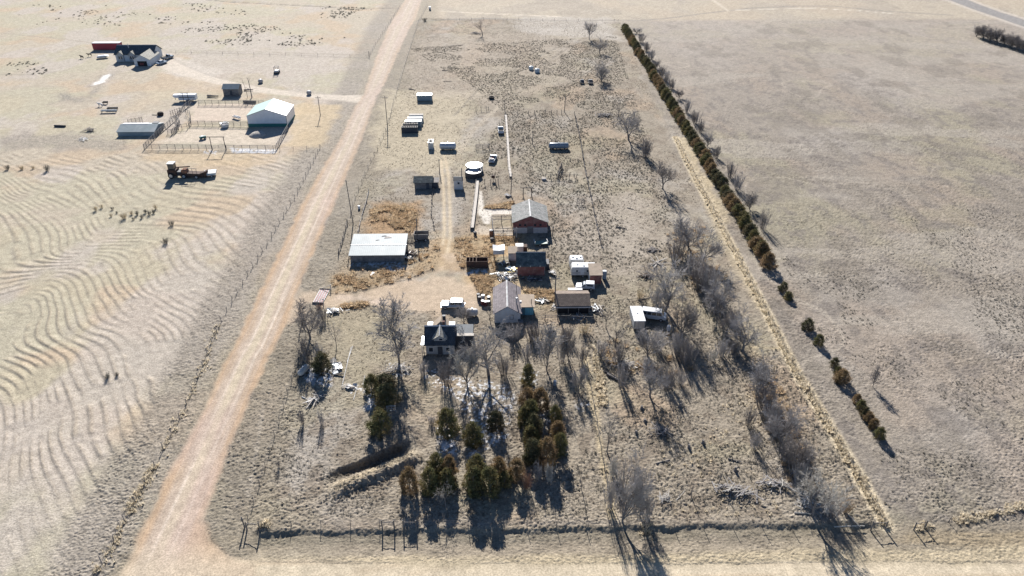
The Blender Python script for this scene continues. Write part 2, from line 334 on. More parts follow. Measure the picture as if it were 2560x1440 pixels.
# ------------------------------------------------------------------ materials
def nodes(name):
    m = bpy.data.materials.new(name); m.use_nodes = True
    nt = m.node_tree; b = nt.nodes.get('Principled BSDF'); return m, nt, b
def ground_mat(name, bump=.6, rough=.95):
    m, nt, b = nodes(name); N = nt.nodes; L = nt.links
    at = N.new('ShaderNodeAttribute'); at.attribute_name = 'soil'
    tc = N.new('ShaderNodeTexCoord')
    n1 = N.new('ShaderNodeTexNoise'); n1.inputs['Scale'].default_value = 3.6; n1.inputs['Detail'].default_value = 6; n1.inputs['Roughness'].default_value = .7
    n2 = N.new('ShaderNodeTexNoise'); n2.inputs['Scale'].default_value = .8; n2.inputs['Detail'].default_value = 5
    L.new(tc.outputs['Object'], n1.inputs['Vector']); L.new(tc.outputs['Object'], n2.inputs['Vector'])
    mr = N.new('ShaderNodeMapRange'); mr.inputs[1].default_value = .3; mr.inputs[2].default_value = .7; mr.inputs[3].default_value = .60; mr.inputs[4].default_value = 1.36
    L.new(n1.outputs[0], mr.inputs[0])
    mr2 = N.new('ShaderNodeMapRange'); mr2.inputs[1].default_value = .3; mr2.inputs[2].default_value = .7; mr2.inputs[3].default_value = .88; mr2.inputs[4].default_value = 1.12
    L.new(n2.outputs[0], mr2.inputs[0])
    mu = N.new('ShaderNodeMath'); mu.operation = 'MULTIPLY'; L.new(mr.outputs[0], mu.inputs[0]); L.new(mr2.outputs[0], mu.inputs[1])
    vm = N.new('ShaderNodeVectorMath'); vm.operation = 'SCALE'; L.new(at.outputs['Color'], vm.inputs[0]); L.new(mu.outputs[0], vm.inputs['Scale'])
    L.new(vm.outputs[0], b.inputs['Base Color']); b.inputs['Roughness'].default_value = rough
    b.inputs['Specular IOR Level'].default_value = .1
    bp = N.new('ShaderNodeBump'); bp.inputs['Strength'].default_value = bump; bp.inputs['Distance'].default_value = .16
    L.new(n1.outputs[0], bp.inputs['Height']); L.new(bp.outputs[0], b.inputs['Normal'])
    return m
def grid_object(name, V, nr, nc, C, mat, keep=None):
    me = bpy.data.meshes.new(name)
    i = np.arange(nr * nc).reshape(nr, nc)
    q = np.stack([i[:-1, :-1], i[:-1, 1:], i[1:, 1:], i[1:, :-1]], -1).reshape(-1, 4)
    if keep is not None:
        k = keep.reshape(nr, nc); kk = (k[:-1, :-1] & k[:-1, 1:] & k[1:, 1:] & k[1:, :-1]).reshape(-1)
        q = q[kk]; used = np.unique(q); rm = np.full(nr * nc, -1); rm[used] = np.arange(len(used)); q = rm[q]; V = V[used]; C = C[used]
    me.vertices.add(len(V)); me.vertices.foreach_set('co', V.astype(np.float32).ravel())
    me.loops.add(q.size); me.loops.foreach_set('vertex_index', q.astype(np.int32).ravel())
    me.polygons.add(len(q)); me.polygons.foreach_set('loop_start', np.arange(0, q.size, 4, dtype=np.int32))
    me.polygons.foreach_set('use_smooth', np.ones(len(q), bool))
    a = me.attributes.new('soil', 'FLOAT_COLOR', 'POINT')
    a.data.foreach_set('color', np.concatenate([C, np.ones((len(C), 1))], 1).astype(np.float32).ravel())
    me.update(); me.validate(); me.materials.append(mat)
    o = bpy.data.objects.new(name, me); COL.objects.link(o); return o
M_GROUND = ground_mat('dry_pasture_soil', .7); M_TRACK = ground_mat('gravel_and_dirt', .25)
# rows of the ground sheet are closer together near the camera
def rows(py0, py1, n):
    return [G(1280, py0 + (py1 - py0) * k / (n - 1.0))[1] for k in range(n)]
YS = np.array(list(np.linspace(20, rows(1600, 0, 2)[0], 12)[:-1]) + rows(1600, 1445, 60) + rows(1442, -20, 840) + [500, 540, 600, 700, 850, 1100, 1500, 2200, 3500])
US = np.concatenate([[-6, -4, -3, -2.3, -1.9, -1.6], np.linspace(-1.42, 1.42, 1500), [1.6, 1.9, 2.3, 3, 4, 6]])
HW = np.array([max(34.0, .71 * math.hypot(y, HC) * 1.0) for y in YS])
GX = (US[None, :] * HW[:, None]); GY = np.repeat(YS[:, None], len(US), 1)
GXf = GX.ravel(); GYf = GY.ravel()
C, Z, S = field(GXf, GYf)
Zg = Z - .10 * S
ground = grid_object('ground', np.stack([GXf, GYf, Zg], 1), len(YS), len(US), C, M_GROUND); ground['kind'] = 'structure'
def surf(x, y):
    c, z, s = field(np.array([float(x)]), np.array([float(y)])); return float(z[0])
LIFT = [0.0]
def road_sheet(name, poly, step, grow=.8, ymax=1e9, ymin=0):
    LIFT[0] += .004
    xs = [p[0] for p in poly]; ys = [p[1] for p in poly]
    ax = np.arange(min(xs) - 2, max(xs) + 2, step); ay = np.arange(max(min(ys) - 2, ymin), min(max(ys), ymax) + 2, step * 1.5)
    X, Y = np.meshgrid(ax, ay); Xf = X.ravel(); Yf = Y.ravel()
    inside = sdf(Xf, Yf, poly, 6) < grow
    out = np.full((Xf.size, 3), .4); z = np.zeros(Xf.size)
    c, zz, s = field(Xf[inside], Yf[inside]); out[inside] = c; z[inside] = np.clip(zz, -.03, .03) * .3 - .045 + LIFT[0]
    o = grid_object(name, np.stack([Xf, Yf, z], 1), len(ay), len(ax), out, M_TRACK, keep=inside); o['kind'] = 'structure'
    return o
road_sheet('driveway', P_FARM, .6)
road_sheet('farm_track', P_DRIVE, .4)
road_sheet('side_road', P_SIDE, .42)
road_sheet('gravel_road', P_ROAD, .42)
road_sheet('highway', P_HWY, .9)
print('ground', round(time.time() - T0, 1))
# ================================================================== object library
def HTW(x, y, pyt):
    d = Vector((x, y, 0)) - CAM; v0, z0 = d.dot(UP), d.dot(FW); k = (720 - pyt) / F
    return (k * z0 - v0) / (UP.z - k * FW.z)
def mat(name, col, rough=.8, var=.25, scale=1.2, metal=0.0, bump=0.0, kind=None, pitch=.3, axis='X', dark=.55, spec=.3, tint=None, thru=0.0):
    m, nt, b = nodes(name); N = nt.nodes; L = nt.links
    b.inputs['Roughness'].default_value = rough; b.inputs['Metallic'].default_value = metal; b.inputs['Specular IOR Level'].default_value = spec
    tc = N.new('ShaderNodeTexCoord')
    n1 = N.new('ShaderNodeTexNoise'); n1.inputs['Scale'].default_value = scale; n1.inputs['Detail'].default_value = 7; n1.inputs['Roughness'].default_value = .65
    L.new(tc.outputs['Object'], n1.inputs['Vector'])
    mr = N.new('ShaderNodeMapRange'); mr.inputs[1].default_value = .3; mr.inputs[2].default_value = .7; mr.inputs[3].default_value = 1 - var; mr.inputs[4].default_value = 1 + var
    L.new(n1.outputs[0], mr.inputs[0]); fac = mr.outputs[0]; hgt = n1.outputs[0]
    if kind in ('planks', 'ribs', 'shingle'):
        if kind == 'shingle':
            w = N.new('ShaderNodeTexBrick'); w.inputs['Scale'].default_value = 1.0; w.inputs['Brick Width'].default_value = pitch * 1.3; w.inputs['Row Height'].default_value = pitch
            w.inputs['Mortar Size'].default_value = .025; w.inputs['Color1'].default_value = (1, 1, 1, 1); w.inputs['Color2'].default_value = (.66, .66, .66, 1); w.inputs['Mortar'].default_value = (.45, .45, .45, 1)
            mp = N.new('ShaderNodeMapping'); L.new(tc.outputs['Object'], mp.inputs[0]); L.new(mp.outputs[0], w.inputs['Vector'])
            if axis == 'Y': mp.inputs['Rotation'].default_value = (0, 0, math.pi / 2)
            val = w.outputs['Color']
        else:
            w = N.new('ShaderNodeTexWave'); w.wave_type = 'BANDS'; w.bands_direction = axis; w.wave_profile = 'SAW' if kind == 'planks' else 'SIN'
            w.inputs['Scale'].default_value = .314 / pitch; w.inputs['Distortion'].default_value = .25 if kind == 'planks' else 0
            L.new(tc.outputs['Object'], w.inputs['Vector'])
            rp = N.new('ShaderNodeMapRange'); rp.inputs[1].default_value = 0; rp.inputs[2].default_value = .25; rp.inputs[3].default_value = dark; rp.inputs[4].default_value = 1.0
            L.new(w.outputs['Fac'], rp.inputs[0]); val = rp.outputs[0]
        mu = N.new('ShaderNodeMath'); mu.operation = 'MULTIPLY'; L.new(fac, mu.inputs[0]); L.new(val, mu.inputs[1]); fac = mu.outputs[0]; hgt = fac
    vm = N.new('ShaderNodeVectorMath'); vm.operation = 'SCALE'; L.new(fac, vm.inputs['Scale'])
    if tint is not None:
        n2 = N.new('ShaderNodeTexNoise'); n2.inputs['Scale'].default_value = scale * .6; n2.inputs['Detail'].default_value = 5; L.new(tc.outputs['Object'], n2.inputs['Vector'])
        m2 = N.new('ShaderNodeMapRange'); m2.inputs[1].default_value = .45; m2.inputs[2].default_value = .62; L.new(n2.outputs[0], m2.inputs[0])
        mx = N.new('ShaderNodeMix'); mx.data_type = 'RGBA'; mx.inputs['A'].default_value = (*col, 1); mx.inputs['B'].default_value = (*tint, 1); L.new(m2.outputs[0], mx.inputs['Factor'])
        L.new(mx.outputs['Result'], vm.inputs[0])
    else: vm.inputs[0].default_value = col
    L.new(vm.outputs[0], b.inputs['Base Color'])
    if thru:
        tr = N.new('ShaderNodeBsdfTranslucent'); ms = N.new('ShaderNodeMixShader'); ms.inputs[0].default_value = thru; L.new(vm.outputs[0], tr.inputs['Color'])
        L.new(b.outputs[0], ms.inputs[1]); L.new(tr.outputs[0], ms.inputs[2]); L.new(ms.outputs[0], N.get('Material Output').inputs['Surface'])
    if bump:
        bp = N.new('ShaderNodeBump'); bp.inputs['Strength'].default_value = bump; bp.inputs['Distance'].default_value = .04; L.new(hgt, bp.inputs['Height']); L.new(bp.outputs[0], b.inputs['Normal'])
    return m
M = {}
def mk(name, *a, **k): M[name] = mat(name, *a, **k)
mk('white_paint', (.56, .555, .54), .6, .16, .9, tint=(.44, .42, .39)); mk('white_metal', (.66, .67, .68), .35, .10, .7, kind='ribs', pitch=.35, axis='X', dark=.86, bump=.3)
mk('white_roof', (.60, .61, .62), .45, .08, .5); mk('grey_metal', (.215, .265, .28), .55, .14, .6, metal=0.0, kind='ribs', pitch=.45, axis='X', dark=.8, bump=.4, tint=(.26, .30, .31))
mk('galvanised', (.42, .45, .47), .4, .2, 1.5, metal=.3); mk('snow_dust', (.82, .84, .88), .8, .06, 1.0)
mk('mint_metal', (.44, .57, .51), .4, .06, .5, kind='ribs', pitch=.5, axis='Y', dark=.9, bump=.3); mk('green_trim', (.04, .16, .14), .5, .1)
mk('red_planks', (.21, .085, .075), .85, .35, 1.2, kind='planks', pitch=.22, axis='Z', bump=.5, tint=(.25, .14, .12)); mk('red_metal', (.33, .045, .06), .5, .16, .8, kind='ribs', pitch=.35, axis='X', dark=.75)
mk('concrete', (.42, .40, .38), .9, .18, 1.5); mk('grey_planks', (.20, .19, .18), .9, .35, 1.5, kind='planks', pitch=.2, axis='X', bump=.5, tint=(.15, .14, .135))
mk('grey_shingle', (.33, .325, .31), .9, .3, 1.4, kind='shingle', pitch=.3, axis='Y', bump=.4, tint=(.24, .25, .235)); mk('dark_shingle', (.10, .12, .12), .85, .35, 1.4, kind='shingle', pitch=.3, bump=.4, tint=(.17, .20, .19))
mk('slate_roof', (.060, .078, .098), .7, .3, .9, kind='shingle', pitch=.3, bump=.3); mk('ranch_roof', (.095, .115, .125), .8, .2, .9, kind='shingle', pitch=.3, bump=.3); mk('brown_shingle', (.225, .175, .14), .9, .18, 1.0, kind='shingle', pitch=.32, bump=.3)
mk('mauve_roof', (.235, .205, .21), .8, .12, .9, kind='shingle', pitch=.42, axis='Y', bump=.45); mk('buff_roof', (.36, .29, .22), .9, .2, 1.0)
mk('pale_shingle', (.44, .42, .36), .9, .35, 2.5, kind='shingle', pitch=.25, bump=.4); mk('pale_siding', (.52, .55, .57), .7, .12, .8, kind='planks', pitch=.22, axis='Z', dark=.75)
mk('cream_siding', (.36, .37, .37), .75, .18, .9, kind='planks', pitch=.18, axis='Z', dark=.75); mk('teal_panel', (.16, .42, .50), .5, .15, .8, kind='ribs', pitch=.5, axis='X', dark=.8)
mk('teal_dark', (.10, .22, .27), .6, .2, .8); mk('dark_void', (.02, .02, .022), .9, .2); mk('glass', (.03, .04, .05), .08, .1, spec=.8); mk('trim', (.60, .60, .60), .6, .12)
mk('dark_trim', (.06, .065, .075), .7, .2); mk('brick', (.12, .065, .055), .9, .25, 3); mk('rust', (.085, .05, .036), .85, .4, 2.2, tint=(.05, .036, .032)); mk('rust_inside', (.27, .13, .075), .9, .3, 2)
mk('dark_steel', (.045, .05, .06), .6, .3, 2); mk('pipe_steel', (.085, .08, .085), .7, .3, 3); mk('weathered', (.19, .175, .165), .95, .35, 4, tint=(.13, .115, .10)); mk('pale_wood', (.48, .44, .39), .95, .25, 3)
mk('tyre', (.025, .025, .027), .9, .2); mk('rim', (.45, .46, .48), .4, .15, metal=.5); mk('chrome', (.6, .6, .62), .25, .05, metal=.8); mk('paint_white', (.48, .51, .54), .25, .08, .8, spec=.6)
mk('paint_blue', (.26, .33, .41), .3, .12, .8, spec=.6); mk('paint_grey', (.20, .24, .27), .3, .15, .8, spec=.5); mk('paint_maroon', (.12, .03, .035), .3, .2); mk('paint_green', (.13, .21, .17), .4, .2); mk('lamp', (.8, .78, .7), .2, .05)
mk('hide_dark', (.05, .04, .035), .9, .2); mk('stone', (.33, .32, .31), .9, .25, 3); mk('rubber', (.03, .03, .032), .8, .2); mk('poly_grey', (.40, .45, .47), .5, .12); mk('junk_yellow', (.55, .42, .10), .7, .3)
mk('propane', (.60, .56, .49), .5, .15, 1.0, tint=(.50, .44, .37)); mk('tarp', (.58, .60, .62), .5, .15); mk('manure', (.37, .34, .30), .95, .25, 2); mk('straw', (.66, .57, .42), .95, .22, 1.5, tint=(.72, .64, .50), thru=0.5); mk('kochia', (.50, .37, .235), .95, .3, .5, tint=(.58, .46, .31), thru=0.5)
mk('sage', (.19, .18, .15), .95, .3, .6, tint=(.25, .225, .175), thru=0.3); mk('tuft', (.31, .275, .225), .95, .25, .4, tint=(.33, .275, .205), thru=0.45); mk('bark', (.20, .18, .165), .95, .3, 4, bump=.3); mk('twig', (.46, .435, .42), .9, .15, 3, thru=.4); mk('pale_twig', (.60, .57, .52), .9, .15, 3, thru=.4)
mk('dark_twig', (.32, .29, .27), .9, .2, 3, thru=.35); mk('juniper', (.135, .135, .06), .9, .45, 1.6, tint=(.20, .155, .07), thru=0.25); mk('juniper_brown', (.23, .165, .085), .9, .4, 1.6, tint=(.27, .185, .11), thru=0.3); mk('juniper_dark', (.095, .095, .05), .9, .4, 1.2, tint=(.16, .12, .065), thru=0.2); mk('red_brush', (.22, .12, .08), .9, .3, 1.5)
class MB:
    def __init__(s): s.v = []; s.f = []
    def add(s, vs, fs):
        o = len(s.v); s.v += [tuple(p) for p in vs]; s.f += [tuple(i + o for i in f) for f in fs]; return s
    def box(s, x0, x1, y0, y1, z0, z1):
        return s.add([(x0,y0,z0),(x1,y0,z0),(x1,y1,z0),(x0,y1,z0),(x0,y0,z1),(x1,y0,z1),(x1,y1,z1),(x0,y1,z1)], [(3,2,1,0),(4,5,6,7),(0,1,5,4),(1,2,6,5),(2,3,7,6),(3,0,4,7)])
    def hexa(s, b, t): return s.add(list(b) + list(t), [(3,2,1,0),(4,5,6,7),(0,1,5,4),(1,2,6,5),(2,3,7,6),(3,0,4,7)])
    def bar(s, p, q, w, h=None):
        p = Vector(p); q = Vector(q); d = (q - p).normalized(); h = h or w
        a = d.cross(Vector((0, 0, 1))); a = a.normalized() if a.length > 1e-3 else Vector((1, 0, 0)); b = a.cross(d).normalized()
        a = a * w / 2; b = b * h / 2
        return s.hexa([p - a - b, p + a - b, p + a + b, p - a + b], [q - a - b, q + a - b, q + a + b, q - a + b])
    def tube(s, p, q, r0, r1=None, n=8, cap=True):
        p = Vector(p); q = Vector(q); r1 = r0 if r1 is None else r1; d = (q - p).normalized()
        a = d.orthogonal().normalized(); b = d.cross(a); vs = []
        for c, r in ((p, r0), (q, r1)):
            for k in range(n):
                t = 2 * math.pi * k / n; vs.append(c + (a * math.cos(t) + b * math.sin(t)) * r)
        fs = [(k, (k + 1) % n, n + (k + 1) % n, n + k) for k in range(n)]
        if cap: fs += [tuple(range(n - 1, -1, -1)), tuple(range(n, 2 * n))]
        return s.add(vs, fs)
    def lathe(s, prof, n=20, c=(0, 0, 0), axis='Z'):
        vs = []
        for r, z in prof:
            for k in range(n):
                t = 2 * math.pi * k / n; p = (r * math.cos(t), r * math.sin(t), z)
                if axis == 'X': p = (p[2], p[0], p[1])
                if axis == 'Y': p = (p[0], p[2], p[1])
                vs.append((p[0] + c[0], p[1] + c[1], p[2] + c[2]))
        fs = []
        for i in range(len(prof) - 1):
            for k in range(n): fs.append((i * n + k, i * n + (k + 1) % n, (i + 1) * n + (k + 1) % n, (i + 1) * n + k))
        fs += [tuple(range(n - 1, -1, -1)), tuple(range((len(prof) - 1) * n, len(prof) * n))]
        return s.add(vs, fs)
    def prism(s, poly, y0, y1, axis='y'):
        n = len(poly)
        if axis == 'y': a = [(x, y0, z) for x, z in poly]; b = [(x, y1, z) for x, z in poly]
        elif axis == 'x': a = [(y0, x, z) for x, z in poly]; b = [(y1, x, z) for x, z in poly]
        else: a = [(x, z, y0) for x, z in poly]; b = [(x, z, y1) for x, z in poly]
        return s.add(a + b, [(i, (i + 1) % n, n + (i + 1) % n, n + i) for i in range(n)] + [tuple(range(n - 1, -1, -1)), tuple(range(n, 2 * n))])
    def mesh(s, name, m, bevel=0, smooth=False):
        me = bpy.data.meshes.new(name); me.from_pydata(s.v, [], s.f)
        bm = None
        import bmesh
        bm = bmesh.new(); bm.from_mesh(me)
        if len(bm.faces) < 4000: bmesh.ops.recalc_face_normals(bm, faces=bm.faces)
        if bevel: bmesh.ops.bevel(bm, geom=[e for e in bm.edges if e.calc_face_angle(0) > .5], offset=bevel, segments=1, affect='EDGES', clamp_overlap=True)
        bm.to_mesh(me); bm.free()
        if smooth: me.polygons.foreach_set('use_smooth', [True] * len(me.polygons))
        me.materials.append(M[m] if isinstance(m, str) else m); return me
    def build(s, name, m, parent=None, loc=None, bevel=0, smooth=False):
        o = bpy.data.objects.new(name, s.mesh(name, m, bevel, smooth)); COL.objects.link(o)
        if parent is not None: o.parent = parent
        if loc is not None: o.location = loc
        return o
def tag(o, label, cat, group=None, kind=None):
    o['label'] = label; o['category'] = cat
    if group: o['group'] = group
    if kind: o['kind'] = kind
    return o
def thing(name, label, cat, xy, rot=0.0, group=None, z=0.0):
    o = bpy.data.objects.new(name, None); COL.objects.link(o); o.empty_display_size = .5
    o.location = (xy[0], xy[1], z); o.rotation_euler = (0, 0, rot); return tag(o, label, cat, group)
def kid(o, name, me, parent=None, loc=None, rot=None, sc_=None):
    c = bpy.data.objects.new(name, me); COL.objects.link(c); c.parent = parent if parent else o
    if loc: c.location = loc
    if rot: c.rotation_euler = rot
    if sc_: c.scale = sc_
    return c
ORD = 'first second third fourth fifth sixth seventh eighth ninth tenth eleventh twelfth thirteenth fourteenth fifteenth sixteenth seventeenth eighteenth nineteenth twentieth'.split()
TENS = {2: 'twenty', 3: 'thirty', 4: 'forty', 5: 'fifty', 6: 'sixty', 7: 'seventy'}
def ordinal(n):
    if n <= 20: return ORD[n - 1]
    t, u = divmod(n, 10)
    return (TENS[t][:-1] + 'ieth') if u == 0 else TENS[t] + '-' + ORD[u - 1]
# ------------------------------------------------------------------ buildings
def gable(o, x0, x1, y0, y1, eave, peak, axis, wm, rm, oh=.25, th=.10, cap=None, base=0.0, rm2=None):
    W = MB()
    if axis == 'y':
        xc = (x0 + x1) / 2; W.prism([(x0, base), (x1, base), (x1, eave), (xc, peak), (x0, eave)], y0, y1, 'y')
    else:
        yc = (y0 + y1) / 2; W.prism([(y0, base), (y1, base), (y1, eave), (yc, peak), (y0, eave)], x0, x1, 'x')
    wall = W.build('wall', wm, o)
    a, b, l0, l1 = (x0, x1, y0, y1) if axis == 'y' else (y0, y1, x0, x1); c = (a + b) / 2; s = (peak - eave) / (c - a)
    def slope(k):
        e = a - oh if k < 0 else b + oh; ze = eave - oh * s + .02; zp = peak + .02
        return MB().prism([(e, ze), (c, zp), (c, zp + th), (e, ze + th)], l0 - oh, l1 + oh, axis)
    if rm2 is None:
        r = slope(-1); q = slope(1); r.add(q.v, q.f); roof = r.build('roof', rm, o)
    else:
        roof = slope(-1).build('roof', rm, o); r2 = slope(1).build('roof', rm2, o)
    if cap:
        w = .16; MB().prism([(c - w, peak + th - w * s + .025), (c, peak + th + .03), (c + w, peak + th - w * s + .025), (c + w, peak + th - w * s + .065), (c, peak + th + .08), (c - w, peak + th - w * s + .065)], l0 - oh - .01, l1 + oh + .01, axis).build('ridge_cap', cap, roof)
    return wall, roof
def window(o, x, y, z, w, h, face='-y', frame='trim', glass='glass', name='window'):
    t = .05; f = MB(); p = MB(); g = .07
    sx = {'-y': (0, -1), '+y': (0, 1), '+x': (1, 0), '-x': (-1, 0)}[face]
    def bx(mb, a0, a1, z0, z1, d0, d1):
        if sx[0] == 0: mb.box(x + a0, x + a1, min(y + sx[1] * d0, y + sx[1] * d1), max(y + sx[1] * d0, y + sx[1] * d1), z + z0, z + z1)
        else: mb.box(min(x + sx[0] * d0, x + sx[0] * d1), max(x + sx[0] * d0, x + sx[0] * d1), y + a0, y + a1, z + z0, z + z1)
    bx(f, -w/2, w/2, h/2 - g, h/2, .003, t); bx(f, -w/2, w/2, -h/2, -h/2 + g, .003, t); bx(f, -w/2, -w/2 + g, -h/2 + g, h/2 - g, .003, t); bx(f, w/2 - g, w/2, -h/2 + g, h/2 - g, .003, t)
    fo = f.build(name, frame, o); bx(p, -w/2 + g, w/2 - g, -h/2 + g, h/2 - g, .004, .02); p.build('pane', glass, fo); return fo
def panel(o, name, m, x0, x1, y, z0, z1, t=.05, parent=None):
    return MB().box(x0, x1, y - t, y - .003, z0, z1).build(name, m, parent or o)
def bldg(name, label, cat, pl, pr, pb, group=None, rot=0.0):
    a = G(pl, pb); b = G(pr, pb); w = b[0] - a[0]
    return thing(name, label, cat, ((a[0] + b[0]) / 2, (a[1] + b[1]) / 2), rot, group), w
# red barn
o, w = bldg('barn', 'weathered dark red barn with grey shingle gable roof beside the pipe corral', 'barn', 1283, 1368, 583); w2 = w / 2
gable(o, -w2, w2, 0, 8.8, 3.0, 4.7, 'y', 'red_planks', 'grey_shingle', .3, .1, 'white_paint')
MB().box(-w2 - .04, -.75, -.06, -.003, 0, 1.55).box(.75, w2 + .04, -.06, -.003, 0, 1.55).build('foundation_wall', 'concrete', o); panel(o, 'door', 'grey_planks', -.7, .7, 0, 0, 1.9)
for x in (-2.5, -1.25, 1.15, 2.45): window(o, x, 0, 2.25, .55, .5, '-y', 'dark_trim', 'dark_void')
# white gabled house
o, w = bldg('gabled_house', 'white single storey house with mauve shingle gable roof and teal porch', 'house', 1236, 1301, 807); w2 = w / 2
gable(o, -w2, w2, 0, 9.4, 2.35, 4.0, 'y', 'pale_siding', 'mauve_roof', .3, .1, 'white_paint'); window(o, .85, 0, 1.35, .75, 1.1, '-y', 'dark_trim', 'pale_siding')
MB().box(w2 - .5, w2 + .5, -1.3, -.1, 0, .9).build('steps', 'grey_planks', o)
MB().tube((1.9, 2.6, 3.0), (1.9, 2.6, 4.3), .14, n=10).build('chimney', 'galvanised', o); MB().tube((1.95, 6.6, 2.9), (1.95, 6.6, 5.2), .05, n=6).build('vent_pipe', 'dark_steel', o)
MB().box(w2 + .01, w2 + 2.7, 2.6, 6.0, 0, 2.15).build('porch_wall', 'teal_dark', o); MB().box(w2 + 1.0, w2 + 2.72, 2.53, 2.597, .1, 2.0).build('porch_door', 'teal_panel', o)
MB().hexa([(w2 - .55, 2.1, 2.22), (w2 + 3.0, 2.1, 2.22), (w2 + 3.0, 6.3, 2.6), (w2 - .55, 6.3, 2.6)], [(w2 - .55, 2.1, 2.34), (w2 + 3.0, 2.1, 2.34), (w2 + 3.0, 6.3, 2.72), (w2 - .55, 6.3, 2.72)]).build('porch_roof', 'buff_roof', o)
MB().tube((w2 + 2.3, 3.3, 2.3), (w2 + 2.3, 3.3, 3.5), .07, n=8).build('stove_pipe', 'dark_steel', o); MB().box(w2 - .1, w2 + .3, 2.4, 2.8, 3.0, 3.5).build('cooler', 'white_paint', o)
# old main house
o, w = bldg('farmhouse', 'old farmhouse with steep dark slate roof and pale shingled front dormer', 'house', 1066, 1136, 886); w2 = w / 2
hd = 5.2; eh = 2.45; rh = HTW(o.location.x, o.location.y + hd / 2, 815)
gable(o, -w2, w2, 0, hd, eh, rh, 'x', 'cream_siding', 'slate_roof', .3, .12, 'trim')
MB().box(-w2 + .05, w2 - .05, -.10, -.02, 1.98, 2.22).build('fascia', 'trim', o)
for x in (-1.7, 1.5): window(o, x, 0, 1.15, .9, 1.1)
panel(o, 'door', 'dark_trim', -.45, .45, 0, .1, 1.85)
sl = (rh - eh) / (hd / 2); fy = .35; ze = eh + sl * fy
D = bpy.data.objects.new('dormer', MB().prism([(-1.1, ze + .1), (1.1, ze + .1), (1.1, ze + .62), (0, ze + 1.3), (-1.1, ze + .62)], fy, fy + 1.1, 'y').mesh('dormer', 'cream_siding')); COL.objects.link(D); D.parent = o
for k in (-1, 1):
    A_ = [(k * 1.4, fy - .25, ze + .52), (0, fy - .25, ze + 1.42), (0, hd / 2, rh + .16), (k * 1.4, (ze + .52 - eh) / sl - .05, ze + .56)]
    if k < 0: A_ = A_[::-1]
    MB().hexa(A_, [(x, y, z + .1) for x, y, z in A_]).build('dormer_roof', 'pale_shingle', D)
window(D, .2, fy, ze + .48, .8, .6, '-y', 'trim', 'glass'); MB().bar((0, fy - .26, ze + 1.55), (0, hd / 2, rh + .29), .12, .05).build('ridge_cap', 'trim', D)
MB().box(.45, .9, hd / 2 + .1, hd / 2 + .6, rh - .6, rh + .85).build('chimney', 'brick', o)
gable(o, -1.35, 1.25, hd + .03, hd + 1.8, 2.7, 4.0, 'y', 'cream_siding', 'buff_roof', .2, .1)
for xa, xb in ((-w2 + .1, -1.7), (1.6, w2 - .1)):
    MB().box(xa, xb, hd + .03, hd + 1.2, 0, 2.8).build('lean_to', 'cream_siding', o); MB().box(xa - .15, xb + .05, hd + .25, hd + 1.4, 2.83, 2.95).build('lean_to_roof', 'white_roof', o)
MB().box(w2 + .02, w2 + 3.5, 2.5, 6.2, 0, 2.4).build('annex_wall', 'dark_trim', o); MB().box(w2 + .32, w2 + 3.7, 2.3, 3.15, 2.5, 2.62).build('annex_roof', 'pale_wood', o); MB().box(w2 + .02, w2 + 3.5, 3.2, 6.2, 2.43, 2.55).build('annex_roof', 'slate_roof', o)
MB().box(-w2 - .95, -w2 - .02, .4, 3.2, 1.9, 2.0).build('side_porch_roof', 'galvanised', o)
for y in (.5, 3.0): MB().box(-w2 - .85, -w2 - .75, y, y + .1, 0, 1.9).build('porch_post', 'trim', o)
MB().box(.2, .8, hd + 1.0, hd + 1.5, 3.3, 4.5).build('rear_chimney', 'dark_steel', o)
# brown garage
o, w = bldg('open_garage', 'low open fronted garage with brown shingle roof and white fascia', 'garage', 1393, 1474, 790); w2 = w / 2
yb = 6.0; rh = HTW(o.location.x, o.location.y + 3.6, 740)
gable(o, -w2, w2, .9, 6.3, 1.95, max(3.0, rh), 'x', 'dark_void', 'brown_shingle', .25, .1)  # closed box; near-black walls stand in for shade inside the open front
MB().box(-w2 - .2, w2 + .2, .5, .64, 1.6, 1.82).build('fascia', 'white_paint', o)
for x in (-w2 + .1, -1.0, 1.1, w2 - .1): MB().box(x - .08, x + .08, .66, .80, 0, 1.6).build('post', 'weathered', o)
MB().box(-.6, w2 - .9, 6.6, 7.4, 2.0, 2.1).build('rear_awning', 'white_roof', o)
# red shed
o, w = bldg('red_shed', 'dark red plank shed with patchy dark green shingle roof above junk heap', 'shed', 1294, 1361, 690); w2 = w / 2
rh = HTW(o.location.x, o.location.y + 2.7, 631)
gable(o, -w2, w2, 0, 5.4, 2.75, rh, 'x', 'red_planks', 'dark_shingle', .35, .1, 'pale_wood')
MB().box(w2 + .003, w2 + .12, .6, 3.2, .2, 2.3).build('side_door', 'white_paint', o); MB().box(w2 + .25, w2 + 1.2, 2.6, 4.9, 0, 1.5).build('side_bin', 'dark_trim', o)
for x in (-2.4, -.2, 1.9): MB().bar((x, -.55, 2.62), (x + .03, -.5, 2.9), .09).build('roof_bracket', 'white_paint', o)
